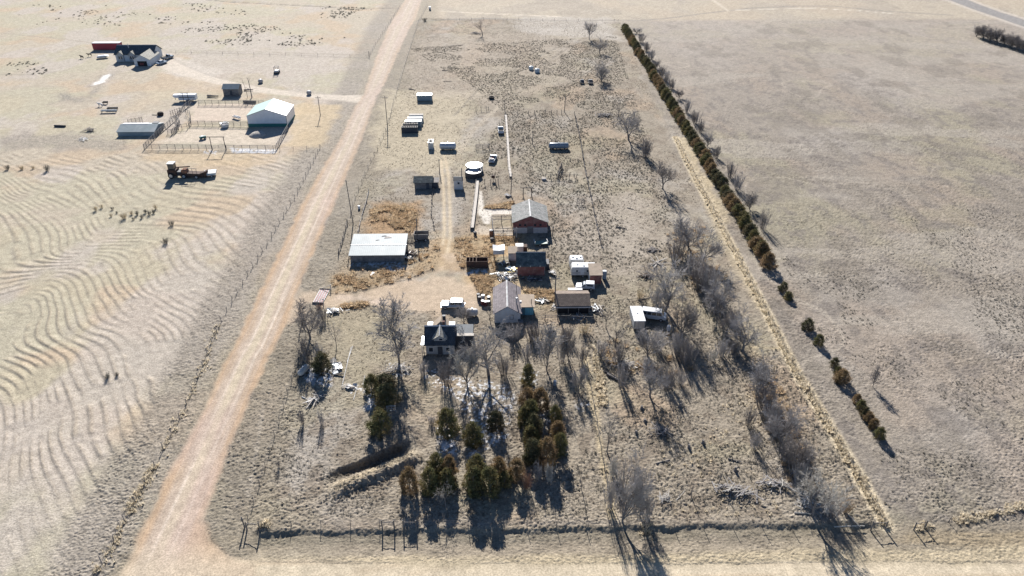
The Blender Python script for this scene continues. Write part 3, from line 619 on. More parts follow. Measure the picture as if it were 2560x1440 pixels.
# long metal shed
o, w = bldg('long_shed', 'long shed with pale blue metal roof and dark plank front by the gravel road', 'shed', 877, 1011, 655); w2 = w / 2
bh = 3.0; yb = G(950, 587, bh)[1] - o.location.y
MB().prism([(0, 0), (yb, 0), (yb, bh - .06), (0, 1.92)], -w2, w2, 'x').build('wall', 'grey_planks', o)
sl = (bh - 1.95) / yb
r = MB().prism([(-.4, 1.95 - .4 * sl), (yb + .3, bh + .3 * sl), (yb + .3, bh + .3 * sl + .09), (-.4, 2.04 - .4 * sl)], -w2 - .25, w2 + .25, 'x').build('roof', 'grey_metal', o)
ra = math.atan(sl)
for (x, y, dx, dy, m) in ((.3, 6.6, 1.2, .5, 'dark_trim'), (-.9, 5.1, .9, .35, 'dark_trim'), (1.1, 4.0, 1.0, .9, 'snow_dust'), (1.0, 5.9, 1.7, .9, 'pale_wood'), (1.9, 6.4, .8, 1.3, 'white_roof')):
    z = 2.04 + y * sl; MB().hexa([(x, y, z + .004), (x + dx, y + .25, z + .25 * sl + .004), (x + dx * .8, y + dy, z + dy * sl + .006), (x + .2, y + dy * .8, z + dy * .8 * sl + .006)], [(x, y, z + .03), (x + dx, y + .25, z + .25 * sl + .03), (x + dx * .8, y + dy, z + dy * sl + .04), (x + .2, y + dy * .8, z + dy * .8 * sl + .04)]).build('loose_sheet', m, r)
MB().bar((-w2 - .26, yb * .47, 2.08 + yb * .47 * sl), (w2 + .26, yb * .47, 2.08 + yb * .47 * sl), .10, .05).build('roof_lap', 'galvanised', r)
# grey shed with lean-to
o, w = bldg('plank_shed', 'grey weathered plank shed with shingle roof and lean-to beside rutted track', 'shed', 1037, 1080, 473); w2 = w / 2
rh = HTW(o.location.x, o.location.y + 2.0, 446); gable(o, -w2, w2, 0, 4.0, 2.0, max(rh, 2.9), 'x', 'grey_planks', 'dark_shingle', .3, .1)
MB().box(w2 + .02, w2 + 1.5, .6, 3.6, 0, 1.6).build('lean_to', 'dark_trim', o); MB().box(w2 + .02, w2 + 1.9, .4, 3.8, 1.7, 1.8).build('lean_to_roof', 'grey_planks', o); panel(o, 'door', 'dark_trim', .8, 1.6, 0, 0, 1.8)
# small white shed
o, w = bldg('white_shed', 'small tall white shed with one little window beside rutted track', 'shed', 1135, 1157, 474); w2 = w / 2
gable(o, -w2, w2, 0, 2.6, 2.6, 3.1, 'x', 'white_paint', 'slate_roof', .12, .08); window(o, .1, 0, 1.9, .5, .55, '-y', 'dark_trim', 'glass')
# green roofed metal barn
o, w = bldg('metal_barn', 'big white metal barn, mint green roof with glare painted on one slope, over the corral', 'barn', 622, 719, 317); w2 = w / 2
d = G(697, 247, 5.9)[1] - o.location.y
gable(o, -w2, w2, 0, d, 3.7, 5.9, 'y', 'white_metal', 'mint_metal', .12, .08, None, 0, 'white_roof')  # right slope white: sun glare painted over the same green metal
MB().box(-w2 - .03, w2 + .03, -.05, -.003, 0, 1.1).build('wainscot', 'green_trim', o); MB().box(w2 + .003, w2 + .05, -.06, d, 0, .5).build('side_wainscot', 'green_trim', o)
MB().box(w2 - .06, w2 + .05, -.07, -.004, 1.1, 3.6).build('corner_trim', 'dark_trim', o)
for k in (-1, 1): MB().bar((k * (w2 + .12), -.16, 3.72), (0, -.16, 5.98), .08, .12).build('gable_trim', 'dark_trim', o)
# farm house far left
a = G(292, 154); b = G(404, 148); o = thing('ranch_house', 'pale ranch house with dark slate roof and light roofed garage wing', 'house', a); w = G(390, 147)[0] - a[0] + 1.0
gable(o, 0, w, 0, 9.0, 3.0, 5.6, 'x', 'pale_siding', 'ranch_roof', .4, .12, 'trim')
for x, ww in ((2.2, 2.6), (7.0, 2.6)):
    g = MB().prism([(x - ww / 2, 0), (x + ww / 2, 0), (x + ww / 2, 2.95), (x, 4.1), (x - ww / 2, 2.95)], -.5, 1.2, 'y').build('front_gable', 'cream_siding', o)
    for k in (-1, 1): MB().prism([(x + k * (ww / 2 + .25), 2.8), (x, 4.12), (x, 4.24), (x + k * (ww / 2 + .25), 2.92)], -.75, 2.2, 'y').build('gable_roof', 'pale_shingle', g)
    for q in (-.45, .45): window(g, x + q, -.5, 1.7, .8, 1.4, '-y', 'trim', 'glass')
MB().tube((5.0, 3.0, 4.3), (5.0, 3.0, 6.6), .12, n=8).build('flue', 'white_paint', o)
ga = G(338, 166); gx = ga[0] - o.location.x; gy = ga[1] - o.location.y; gw = G(377, 166)[0] - ga[0]
gable(o, gx, gx + gw, gy, gy + 10.2, 2.8, 4.6, 'y', 'pale_siding', 'pale_shingle', .3, .1)
MB().box(gx + 1.3, gx + gw - 1.3, gy - .03, gy - .003, 0, 2.1).build('garage_door', 'dark_void', o); MB().box(gx + 2.2, gx + gw - 2.6, gy - .045, gy - .031, .5, 1.4).build('parked_load', 'paint_maroon', o)
window(o, w, 4.5, 1.7, 1.4, 1.2, '+x')
# container, shed on skids, low barn
def container(name, label, xl, xr, pb, d, h, m, top, cat='container'):
    o, w = bldg(name, label, cat, xl, xr, pb); w2 = w / 2
    MB().box(-w2, w2, 0, d, .12, h).build('body', m, o, bevel=.04); MB().box(-w2 - .03, w2 + .03, -.03, d + .03, h + .003, h + .09).build('roof', top, o)
    MB().box(-w2, -w2 + .12, -.05, -.003, .12, h).build('corner_post', m, o); MB().box(w2 - .12, w2, -.05, -.003, .12, h).build('corner_post', m, o); MB().box(-w2 - .05, -w2 - .003, .3, d - .3, .3, h - .2).build('door', m, o); return o
container('storage_container', 'long red storage container with white top behind ranch house', 234, 302, 125, 2.6, 2.9, 'red_metal', 'white_roof')
o, w = bldg('skid_shed', 'small grey plank shed with metal gable roof behind the corral', 'shed', 560, 598, 240); w2 = w / 2
gable(o, -w2, w2, 0, 4.4, 2.7, max(3.4, HTW(o.location.x, o.location.y + 2.2, 210)), 'x', 'grey_planks', 'grey_metal', .3, .08); MB().box(-w2, w2, -.2, -.02, -.0, .35).build('skid', 'weathered', o); panel(o, 'door', 'dark_trim', -.4, .5, 0, .3, 2.1)
o, w = bldg('low_barn', 'low wide shed with pale metal roof edged in snow beside corral', 'shed', 296, 388, 341); w2 = w / 2
gable(o, -w2, w2, 0, 8.0, 1.5, 2.6, 'x', 'grey_metal', 'grey_metal', .2, .1); MB().box(-w2 + .6, w2 - 3, 3.9, 4.9, 2.68, 2.76).build('roof_snow', 'snow_dust', o)
MB().box(w2 - 2.2, w2 - .3, 4.6, 6.2, 2.6, 2.75).build('roof_rack', 'dark_steel', o)
# open feed boxes and tanks in the mown yard
def box_bin(label, xl, xr, pb, d, h, m, inside, bars=7, name='feed_bunk', cat='feed bunk', rot=0, floor=.08):
    o, w = bldg(name, label, cat, xl, xr, pb, None, rot); w2 = w / 2; t = .08
    B = MB().box(-w2, w2, 0, t, .05, h).box(-w2, w2, d - t, d, .05, h).box(-w2, -w2 + t, t, d - t, .05, h).box(w2 - t, w2, t, d - t, .05, h); B.build('body', m, o)
    MB().box(-w2 + t + .01, w2 - t - .01, t + .01, d - t - .01, floor, floor + .08).build('floor', inside, o)
    for k in range(bars):
        x = -w2 + w * (k + 1) / (bars + 1) * (.62 if m == 'rust' else 1); MB().box(x - .07, x + .07, -.03, d + .03, h - .09, h + .03).build('crossbar', 'pale_wood' if m != 'rust' else 'rust', o)
    return o
def lid_box(label, xl, xr, pb, d, h, m, top, name='storage_box', cat='storage box'):
    o, w = bldg(name, label, cat, xl, xr, pb); w2 = w / 2
    MB().box(-w2, w2, 0, d, .04, h).build('body', m, o, bevel=.04); MB().box(-w2 - .05, w2 + .05, -.05, d + .05, h + .003, h + .1).build('lid', top, o)
    for k in (-1, 1): MB().box(k * w2 * .8 - .1, k * w2 * .8 + .1, -.04, -.003, .04, h).build('brace', m, o)
    return o
container('grey_container', 'pale grey metal container standing alone in the mown yard', 1043, 1080, 253, 2.4, 2.1, 'grey_metal', 'galvanised')
lid_box('rearmost low steel box in the stack, pale ridged lid', 1024, 1058, 302, 1.4, 1.9, 'poly_grey', 'pale_wood')
lid_box('middle low steel box in the stack, whitish lid', 1019, 1056, 310, 1.4, 1.9, 'poly_grey', 'white_paint')
lid_box('front low steel box in the stack, blue grey lid', 1014, 1053, 318, 1.4, 1.9, 'grey_metal', 'galvanised')
box_bin('rear open dark box with cross slats in front of lidded boxes', 1008, 1045, 324, 1.1, 1.9, 'dark_steel', 'dark_void', 8)
box_bin('front open dark box with orange rusty slots nearest the track', 1004, 1044, 333, 1.3, 2.0, 'dark_steel', 'rust_inside', 8)
box_bin('small square open top steel bin beside the ribbed tank', 1071, 1083, 374, 3.0, 2.2, 'galvanised', 'dark_void', 2)
box_bin('long rusty open top bin with brown inside near red shed', 1166, 1220, 671, 2.0, 1.75, 'rust', 'rust_inside', 3, floor=.9)
def drum_tank(label, xl, xr, pb, r, m, ribs=5, rot=0.0, name='fuel_tank', cat='tank', z=.15):
    o, w = bldg(name, label, cat, xl, xr, pb, None, rot); w2 = w / 2
    MB().lathe([(r * .55, -w2), (r * .92, -w2 + r * .25), (r, -w2 + r * .5), (r, w2 - r * .5), (r * .92, w2 - r * .25), (r * .55, w2)], 20, (0, r, r + z), 'X').build('shell', m, o, smooth=True)
    for k in range(ribs):
        x = -w2 + r * .5 + (w - r) * k / max(1, ribs - 1); MB().lathe([(r + .01, x - .06), (r + .05, x - .04), (r + .05, x + .04), (r + .01, x + .06)], 20, (0, r, r + z), 'X').build('band', m, o)
    for k in (-1, 1): MB().box(k * w2 * .6 - .12, k * w2 * .6 + .12, .2, 2 * r - .2, 0, z + .3).build('saddle', 'dark_steel', o)
    MB().tube((0, r, 2 * r + z), (0, r, 2 * r + z + .25), .14, n=10).build('filler_cap', 'galvanised', o); return o
drum_tank('dark ribbed cylindrical steel tank lying at the head of the rutted track', 1099, 1140, 377, 1.0, 'galvanised', 7)
drum_tank('white cylinder tank beside the old farmhouse and trees', 1166, 1195, 795, .75, 'white_paint', 0)
drum_tank('long dark rounded trailer tank inside the paddock', 1372, 1422, 375, .9, 'paint_grey', 3)
o = drum_tank('pale propane tank lying end on by the lone front juniper', 757, 777, 935, .58, 'propane', 0, R(68), 'propane_tank', 'propane tank', .2); o.scale = (1.9, 1.0, 1.0)
def round_tank(name, label, px, pb, r, h, m, inside, lidded):
    x, y = G(px, pb); o = thing(name, label, 'water tank', (x, y + r))
    if lidded:
        MB().lathe([(r, 0), (r, h), (r + .05, h + .02), (r + .05, h + .1), (r * .5, h + .22), (.02, h + .25)], 32).build('shell', m, o); MB().bar((0, 0, h + .3), (r * .95, 0, h + .12), .12).build('agitator_arm', 'weathered', o)
    else:
        MB().lathe([(r, 0), (r, h), (r + .06, h + .02), (r + .06, h + .1), (r - .06, h + .1), (r - .06, .35)], 32).build('shell', m, o); MB().lathe([(r - .07, h - .35), (.02, h - .32)], 32).build('fill', inside, o); MB().bar((-.2, 0, h - .28), (r * .6, 0, h - .28), .14).build('pipe', 'weathered', o)
    return o
round_tank('round_tank', 'round white tank with flat lid behind the open topped one', 1186, 435, 2.4, 1.7, 'galvanised', 'white_roof', True)
bpy.data.objects['round_tank'].children[0].data.materials[0] = M['white_roof']
round_tank('round_tank', 'dark sided round tank with pale fill in front of white lidded tank', 1183, 448, 2.35, 1.5, 'dark_steel', 'white_roof', False)
round_tank('stock_tank', 'lone low black rubber stock tank in the far paddock', 1229, 249, .95, .65, 'rubber', 'dark_void', False)
# ================================================================== vehicles, machinery (local: nose to +X, centred)
def wheel(o, x, y, r, w):
    s = 1 if y > 0 else -1
    t = MB().lathe([(r * .62, -w / 2), (r * .95, -w / 2), (r, -w * .3), (r, w * .3), (r * .95, w / 2), (r * .62, w / 2)], 18, (x, y, r), 'Y').build('wheel', 'tyre', o)
    MB().lathe([(.03, s * (w / 2 - .03)), (r * .6, s * (w / 2 - .01)), (r * .58, s * (w / 2 + .012)), (.03, s * (w / 2 + .02))], 14, (x, y, r), 'Y').build('rim', 'rim', t)
def vehicle(name, label, cat, px, py, ang, L, Wd, H, style, paint, roofpaint=None, group=None, low=None):
    o = thing(name, label, cat, G(px, py), R(ang), group); h = L / 2; w = Wd / 2; sill = .42; belt = sill + (H - sill) * .52; r = .37
    low = low or paint
    P = {'wagon': [(-h, .5), (h, .5), (h, belt - .10), (h - .1, belt - .02), (h * .42, belt), (-h, belt)],
         'van': [(-h, .45), (h, .45), (h, belt - .25), (h - .45, belt), (-h, belt)],
         'pickup': [(-h, .5), (h, .5), (h, belt - .1), (h * .45, belt), (-h, belt)],
         'sedan': [(-h, .35), (h, .35), (h, belt - .2), (h * .4, belt), (-h * .65, belt), (-h, belt - .1)]}[style]
    MB().prism(P, -w, w, 'y').build('body', low, o, bevel=.05)
    x0, x1, f, b = {'wagon': (-h + .05, h * .36, .5, .22), 'van': (-h + .04, h - .5, .5, .1), 'pickup': (-.15, h * .42, .45, .15), 'sedan': (-h * .6, h * .38, .6, .5)}[style]
    i = .14; t = H
    MB().hexa([(x0, -w + .03, belt), (x1, -w + .03, belt), (x1, w - .03, belt), (x0, w - .03, belt)], [(x0 + b, -w + i, t), (x1 - f, -w + i, t), (x1 - f, w - i, t), (x0 + b, w - i, t)]).build('cabin', paint, o, bevel=.04)
    if roofpaint: MB().box(x0 + b + .05, x1 - f - .05, -w + i + .05, w - i - .05, t + .003, t + .035).build('roof', roofpaint, o)
    n = {'wagon': 3, 'van': 4, 'pickup': 1, 'sedan': 2}[style]; za, zb = belt + .06, t - .12
    def sl(z, y0=w - .03, y1=w - i): return y0 + (y1 - y0) * (z - belt) / (t - belt)
    for s in (-1, 1):
        xa, xb = x0 + b + .08, x1 - f - .02
        for k in range(n):
            a = xa + (xb - xa) * k / n + .05; c = xa + (xb - xa) * (k + 1) / n - .05
            MB().hexa([(a, s * sl(za), za), (c + (.2 if k == n - 1 else 0), s * sl(za), za), (c, s * sl(zb), zb), (a, s * sl(zb), zb)], [(a, s * (sl(za) + .015), za), (c + (.2 if k == n - 1 else 0), s * (sl(za) + .015), za), (c, s * (sl(zb) + .015), zb), (a, s * (sl(zb) + .015), zb)]).build('side_window', 'glass', o)
    def endwin(nm, xa, xb, e):
        fx = lambda z: xa + (xb - xa) * (z - belt) / (t - belt)
        q = [(fx(za), -w + .2, za), (fx(za), w - .2, za), (fx(zb), w - .28, zb), (fx(zb), -w + .28, zb)]
        MB().hexa(q, [(x + e * .02, y, z) for x, y, z in q]).build(nm, 'glass', o)
    endwin('windscreen', x1, x1 - f, 1); endwin('rear_window', x0, x0 + b, -1)
    for s in (-1, 1):
        wheel(o, h * .62, s * (w - .08), r, .24); wheel(o, -h * .62, s * (w - .08), r, .24)
        MB().lathe([(.09, h + .003), (.08, h + .03)], 10, (0, s * (w - .25), .8), 'X').build('headlight', 'lamp', o)
    MB().box(h + .003, h + .1, -w, w, .42, .58).build('bumper', 'chrome', o); MB().box(-h - .1, -h - .003, -w, w, .42, .58).build('bumper', 'chrome', o)
    if style == 'pickup':
        MB().box(-h + .1, -.3, -w + .1, w - .1, belt + .003, belt + .03).build('bed', 'dark_void', o)
    return o
vehicle('station_wagon', 'pale blue white roofed station wagon parked on the dirt yard', 'car', 1132, 768, 178, 4.7, 1.85, 1.72, 'wagon', 'paint_blue', 'paint_white')
vehicle('passenger_van', 'old white van with green lower trim under the bare tree beside white box', 'van', 1633, 796, -14, 5.0, 1.95, 2.1, 'van', 'paint_white', 'white_roof')
o = vehicle('pickup', 'white pickup with a canopy parked in front of the small red hut', 'pickup', 1463, 722, 172, 3.9, 1.7, 1.5, 'pickup', 'paint_white', 'paint_white')
MB().hexa([(-1.9, -.78, .96), (-.1, -.78, .96), (-.1, .78, .96), (-1.9, .78, .96)], [(-1.85, -.7, 1.75), (-.1, -.7, 1.75), (-.1, .7, 1.75), (-1.85, .7, 1.75)]).build('canopy', 'white_roof', o); MB().box(-1.6, -.35, .76, .79, 1.15, 1.5).build('canopy_window', 'glass', o)
vehicle('pickup', 'white pickup parked against the whitish plank fence seen from behind', 'pickup', 1252, 330, 92, 4.9, 1.8, 1.75, 'pickup', 'paint_white')
o = vehicle('wrecked_pickup', 'wrecked blue grey pickup full of junk near the round tanks', 'pickup', 1232, 402, 80, 5.0, 1.8, 1.7, 'pickup', 'paint_blue')
MB().lathe([(.5, 0), (.45, .5), (.02, .62)], 9, (-1.2, .1, .95)).build('junk_load', 'paint_maroon', o); MB().box(-2.0, -1.4, -.6, .4, .96, 1.4).build('junk_load', 'white_paint', o)
vehicle('sedan', 'blue sedan parked beside the garage wing of the ranch house', 'car', 405, 160, 60, 4.5, 1.8, 1.5, 'sedan', 'paint_blue', 'paint_white')
vehicle('pickup', 'dark pickup with white roof parked by the gable end of ranch house', 'pickup', 420, 147, 60, 5.2, 1.9, 1.8, 'pickup', 'paint_grey', 'paint_white')
vehicle('abandoned_car', 'dark abandoned car at the far tree line, right one of the pair', 'car', 1476, 208, 90, 3.8, 1.7, 1.5, 'sedan', 'dark_steel')
vehicle('abandoned_car', 'small dark abandoned car with whitish rear, left of its pair', 'car', 1455, 208, 90, 3.0, 1.5, 1.4, 'sedan', 'dark_steel', 'paint_white')
def caravan(label, px, pb, ang, L, Wd, H, stripe=True):
    o = thing('caravan', label, 'caravan', G(px, pb), R(ang)); h = L / 2; w = Wd / 2
    MB().prism([(-h, .6), (h, .6), (h, H - .35), (h - .3, H), (-h + .25, H), (-h, H - .5)], -w, w, 'y').build('body', 'white_paint', o, bevel=.06)
    MB().box(-h + .3, h - .35, -w + .08, w - .08, H + .003, H + .03).build('roof', 'white_roof', o)
    for x, y in ((-h * .5, .2), (0, -.3), (h * .55, .15)): MB().box(x - .22, x + .22, y - .22, y + .22, H + .035, H + .2).build('roof_vent', 'galvanised', o)
    for x, ww in ((-h * .55, .5), (h * .45, 1.5)): window(o, x, -w, 1.75, ww, .6, '-y', 'trim', 'glass')
    MB().box(-h * .25, -h * .25 + .7, -w - .03, -w - .003, .7, 2.3).build('door', 'trim', o)
    if stripe: MB().box(-h + .05, -h * .27, -w - .025, -w - .003, 1.2, 1.3).box(-h * .25 + .75, h - .05, -w - .025, -w - .003, 1.2, 1.3).build('stripe', 'dark_trim', o)
    for s in (-1, 1): wheel(o, -.2, s * (w - .13), .34, .22)
    MB().bar((h, 0, .55), (h + 1.0, 0, .5), .12).build('hitch', 'dark_steel', o); return o
caravan('large white caravan with black windows half hidden by the small red hut', 1458, 688, -1, 5.6, 2.2, 2.65)
caravan('plain white caravan parked behind the large windowed one', 1440, 668, 0, 3.2, 2.1, 2.55, False)
# horse trailer at the left farm
o = thing('horse_trailer', 'white gooseneck livestock trailer parked by corral corner', 'trailer', G(468, 252), R(182))
MB().box(-3.6, 2.6, -1.0, 1.0, .55, 2.4).build('body', 'white_metal', o, bevel=.06); MB().box(-3.5, 2.5, -.95, .95, 2.403, 2.47).build('roof', 'white_roof', o)
MB().prism([(2.6, 1.4), (3.6, 1.4), (4.3, 1.75), (4.3, 2.4), (2.6, 2.4)], -.95, .95, 'y').build('gooseneck', 'white_metal', o); MB().bar((4.0, 0, .5), (4.0, 0, 1.5), .16).build('hitch', 'dark_steel', o)
for s in (-1, 1):
    for x in (-1.2, -.3): wheel(o, x, s * .95, .4, .25)
    MB().box(-3.3, 2.3, s * 1.005 if s > 0 else -1.03, 1.03 if s > 0 else -1.005, 1.5, 1.75).build('air_slot', 'dark_void', o)
# white flat topped box trailer, red hut, fridge, stilts box, white lean shed
o = thing('box_trailer', 'flat roofed white box trailer beside the old van', 'trailer', G(1597, 826))
MB().box(-1.1, 1.1, 0, 5.2, .35, 2.2).build('body', 'cream_siding', o); MB().box(-1.16, 1.16, -.06, 5.26, 2.203, 2.3).build('roof', 'white_roof', o); MB().box(-.2, .1, 2.6, 2.9, 2.303, 2.4).build('roof_vent', 'galvanised', o)
for s in (-1, 1): wheel(o, s * 1.0 * 0 + s * 0 + (.98 * s), 2.4, .33, .2) if False else MB().lathe([(.33, -.1), (.33, .1)], 16, (s * 1.0, 2.4, .33), 'X').build('wheel', 'tyre', o)
panel(o, 'rear_door', 'pale_wood', -.9, .9, 0, .5, 2.0)
o, w = bldg('red_hut', 'narrow dark red hut with sloping brown roof against the caravan', 'shed', 1474, 1503, 710); w2 = w / 2
MB().prism([(0, 0), (3.6, 0), (3.6, 2.85), (0, 2.3)], -w2, w2, 'x').build('wall', 'red_planks', o); MB().prism([(-.25, 2.28), (3.85, 2.91), (3.85, 3.0), (-.25, 2.37)], -w2 - .15, w2 + .2, 'x').build('roof', 'buff_roof', o)
MB().box(-w2 - .05, -w2 - .003, .3, 3.3, .1, 2.2).build('side_panel', 'white_paint', o)
o = thing('fridge', 'upright white fridge standing beside the small red hut', 'fridge', G(1510, 696)); MB().box(-.45, .45, -.4, .4, .05, 2.0).build('body', 'white_paint', o, bevel=.05); MB().box(-.43, .43, -.46, -.403, .85, 1.96).build('door', 'paint_blue', o); MB().box(-.43, .43, -.46, -.403, .1, .82).build('freezer_door', 'paint_blue', o)
o = thing('stilt_cabin', 'white sagging roofed box raised on stilts in the orange weeds', 'cabin', G(1247, 646), R(2))
for x in (-1.1, 1.1):
    for y in (-.8, .8): MB().bar((x, y, 0), (x * .95, y, 1.6), .13).build('leg', 'weathered', o)
MB().box(-1.25, 1.25, -1.0, 1.0, 1.6, 2.7).build('body', 'white_paint', o); MB().hexa([(-1.35, -1.1, 2.72), (0, -1.1, 2.62), (0, 1.1, 2.72), (-1.35, 1.1, 3.0)], [(-1.35, -1.1, 2.8), (0, -1.1, 2.7), (0, 1.1, 2.8), (-1.35, 1.1, 3.08)]).hexa([(0.003, -1.1, 2.62), (1.35, -1.1, 2.78), (1.35, 1.1, 3.0), (.003, 1.1, 2.72)], [(0.003, -1.1, 2.7), (1.35, -1.1, 2.86), (1.35, 1.1, 3.08), (.003, 1.1, 2.8)]).build('roof', 'white_roof', o)
o, w = bldg('lean_shed', 'small white shed with tan roof tucked behind the dark red shed', 'shed', 1271, 1292, 652); w2 = w / 2
MB().prism([(0, 0), (2.2, 0), (2.2, 2.35), (0, 2.0)], -w2, w2, 'x').build('wall', 'white_paint', o); MB().prism([(-.2, 1.99), (2.4, 2.40), (2.4, 2.5), (-.2, 2.09)], -w2 - .1, w2 + .1, 'x').build('roof', 'buff_roof', o)
o = thing('stock_rack', 'brown and white truck box standing behind the dark red shed', 'truck box', G(1303, 634)); MB().box(-1.3, .5, 0, 1.6, .5, 1.9).build('body', 'white_paint', o); MB().box(.52, 1.4, .1, 1.5, .4, 1.7).build('cab', 'rust', o); 
for s in (-1, 1): wheel(o, s * .9, .1, .35, .2)
o = thing('flatbed_trailer', 'small flatbed trailer standing in the shade before the red barn', 'trailer', G(1352, 612), R(8)); MB().box(-1.6, 1.6, -.8, .8, .55, .68).build('bed', 'paint_green', o); MB().box(-1.6, -1.5, -.8, .8, .69, 1.3).build('headboard', 'galvanised', o); MB().box(1.5, 1.6, -.8, .8, .69, 1.1).build('tailboard', 'white_paint', o)
for s in (-1, 1): wheel(o, -.3, s * .75, .33, .2)
# rusty field machines on the furrows
o = thing('old_combine', 'rusty old harvester with pale topped cab standing on the furrows', 'farm machine', G(440, 442), R(-4))
MB().box(-1.6, .9, -1.2, 1.2, .8, 2.5).build('body', 'rust', o, bevel=.1); MB().box(-1.3, .4, -.8, .8, 2.5, 4.1).build('cab', 'glass', o); MB().box(-1.45, .55, -.95, .95, 4.103, 4.3).build('cab_roof', 'white_paint', o); MB().bar((.9, 0, 2.9), (4.6, .3, 3.1), .28).build('auger', 'rust', o); MB().box(1.0, 2.4, -.9, .9, .7, 1.9).build('engine', 'dark_steel', o)
for s in (-1, 1): wheel(o, -.6, s * 1.35, .85, .5); wheel(o, 2.6, s * 1.0, .5, .3)
o = thing('hay_baler', 'rusty brown hay machine with pipe railing behind the old harvester', 'farm machine', G(483, 443), R(-5))
MB().box(-3.2, 2.6, -1.1, 1.0, .5, 1.5).build('body', 'rust', o, bevel=.1); MB().prism([(-3, 1.5), (-1.2, 1.5), (-1.4, 2.5), (-2.6, 2.4)], -.9, .9, 'y').build('hopper', 'rust_inside', o); MB().prism([(2.0, .4), (4.2, .4), (4.4, 2.2), (2.6, 1.5)], -.8, .8, 'y').build('chute', 'rust', o)
rail = MB()
for x in (-1.8, -.6, .6, 1.8): rail.bar((x, -.9, 1.5), (x, -.9, 3.0), .08)
rail.bar((-1.8, -.9, 3.0), (2.0, -.9, 3.0), .1).bar((-1.8, -.9, 2.3), (1.9, -.9, 2.3), .08); rail.build('railing', 'pipe_steel', o)
for x, r in ((-2, .7), (1.6, .55)):
    for s in (-1, 1): wheel(o, x, s * 1.15, r, .35)
o = thing('flat_cart', 'pale flat topped cart at the end of the rusty machines', 'cart', G(528, 440), R(12)); MB().box(-1.7, 1.5, -1.3, 1.3, .7, 1.3).build('body', 'poly_grey', o); MB().box(-1.75, 1.55, -1.35, 1.35, 1.303, 1.38).build('lid', 'white_roof', o)
for s in (-1, 1): wheel(o, .3, s * 1.2, .36, .2)
o = thing('caged_loader', 'small loader with pipe roll cage standing alone on the left farm pasture', 'loader', G(693, 183), R(90)); MB().box(-1.2, 1.0, -.8, .8, .5, 1.3).build('body', 'white_paint', o, bevel=.08); C_ = MB()
for x in (-1.1, .7):
    for s in (-.75, .75): C_.bar((x, s, 1.3), (x, s, 2.7), .12)
C_.bar((-1.1, -.75, 2.7), (.7, -.75, 2.7), .12).bar((-1.1, .75, 2.7), (.7, .75, 2.7), .12).bar((-1.1, -.75, 2.7), (-1.1, .75, 2.7), .12).bar((.7, -.75, 2.7), (.7, .75, 2.7), .12).build('roll_cage', 'dark_steel', o); MB().box(-1.9, -1.3, -.9, .9, .1, .9).build('bucket', 'dark_steel', o)
for x in (-.7, .6):
    for s in (-1, 1): wheel(o, x, s * .9, .45, .3)
# small round and boxy items
def blob_item(name, label, cat, px, py, prof, m, n=14, rot=0, group=None, extra=None, z=0):
    o = thing(name, label, cat, G(px, py), rot, group, z); MB().lathe(prof, n).build('body', m, o, smooth=False); 
    if extra: MB().lathe(extra[0], n).build(extra[2], extra[1], o)
    return o
BAL_ = [(.5, 0), (.85, .2), (.95, .7), (.8, 1.2), (.4, 1.4)]
blob_item('round_bale', 'grey round bale beside the left farm drive near the bare pair of trees', 'hay bale', 652, 207, BAL_, 'stone', extra=([(.4, 1.403), (.05, 1.46)], 'tarp', 'cover'))
blob_item('round_bale', 'grey round bale on the drive verge nearest the gravel road', 'hay bale', 773, 236, BAL_, 'stone', extra=([(.4, 1.403), (.05, 1.46)], 'tarp', 'cover'))
blob_item('water_tote', 'white plastic tank on the diagonal track, farther one of two', 'plastic tank', 1328, 174, [(.9, 0), (1.0, .3), (1.0, 1.1), (.7, 1.35), (.25, 1.45)], 'poly_grey', extra=([(.26, 1.453), (.26, 1.55), (.02, 1.57)], 'white_paint', 'lid'))
blob_item('water_tote', 'blue grey plastic tank on the diagonal track, nearer one of two', 'plastic tank', 1343, 181, [(.95, 0), (1.05, .3), (1.05, 1.2), (.7, 1.5), (.25, 1.6)], 'poly_grey', extra=([(.26, 1.603), (.26, 1.7), (.02, 1.72)], 'white_paint', 'lid'))
blob_item('metal_drum', 'pale barrel lying in the fence weeds by the gravel road', 'barrel', 898, 522, [(.3, 0), (.32, .45), (.3, .9), (.02, .91)], 'tarp', extra=([(.2, .913), (.02, .95)], 'galvanised', 'lid'))
blob_item('metal_drum', 'small blue drum among the bare trees right of the juniper column', 'barrel', 1387, 962, [(.3, 0), (.32, .45), (.3, .9), (.02, .91)], 'paint_blue', extra=([(.2, .913), (.02, .95)], 'galvanised', 'lid'))
for k, (x, y) in enumerate(((1199, 752), (1208, 750), (1207, 762), (1214, 764), (1221, 763), (1222, 752), (1196, 745))):
    o = thing('oil_drum', ['black drum at the outer edge of the drum cluster', 'pale topped drum standing tallest in the drum cluster', 'maroon drum in the middle of the drum cluster', 'front maroon drum of the cluster beside white house', 'drum nearest the white house wall in the cluster', 'dark drum at the back of the cluster near house', 'rearmost small black drum of the cluster'][k], 'drum', G(x, y), 0, 'oil drums beside the white house')
    MB().lathe([(.36, 0), (.36, .45), (.39, .48), (.36, .51), (.36, 1.05 + .2 * (k == 1))], 14).build('shell', ['dark_steel', 'poly_grey', 'paint_maroon', 'paint_maroon', 'rust', 'dark_steel', 'dark_steel'][k], o); MB().lathe([(.36, 1.053 + .2 * (k == 1)), (.02, 1.08 + .2 * (k == 1))], 14).build('lid', 'white_roof' if k not in (0, 6) else 'dark_steel', o)
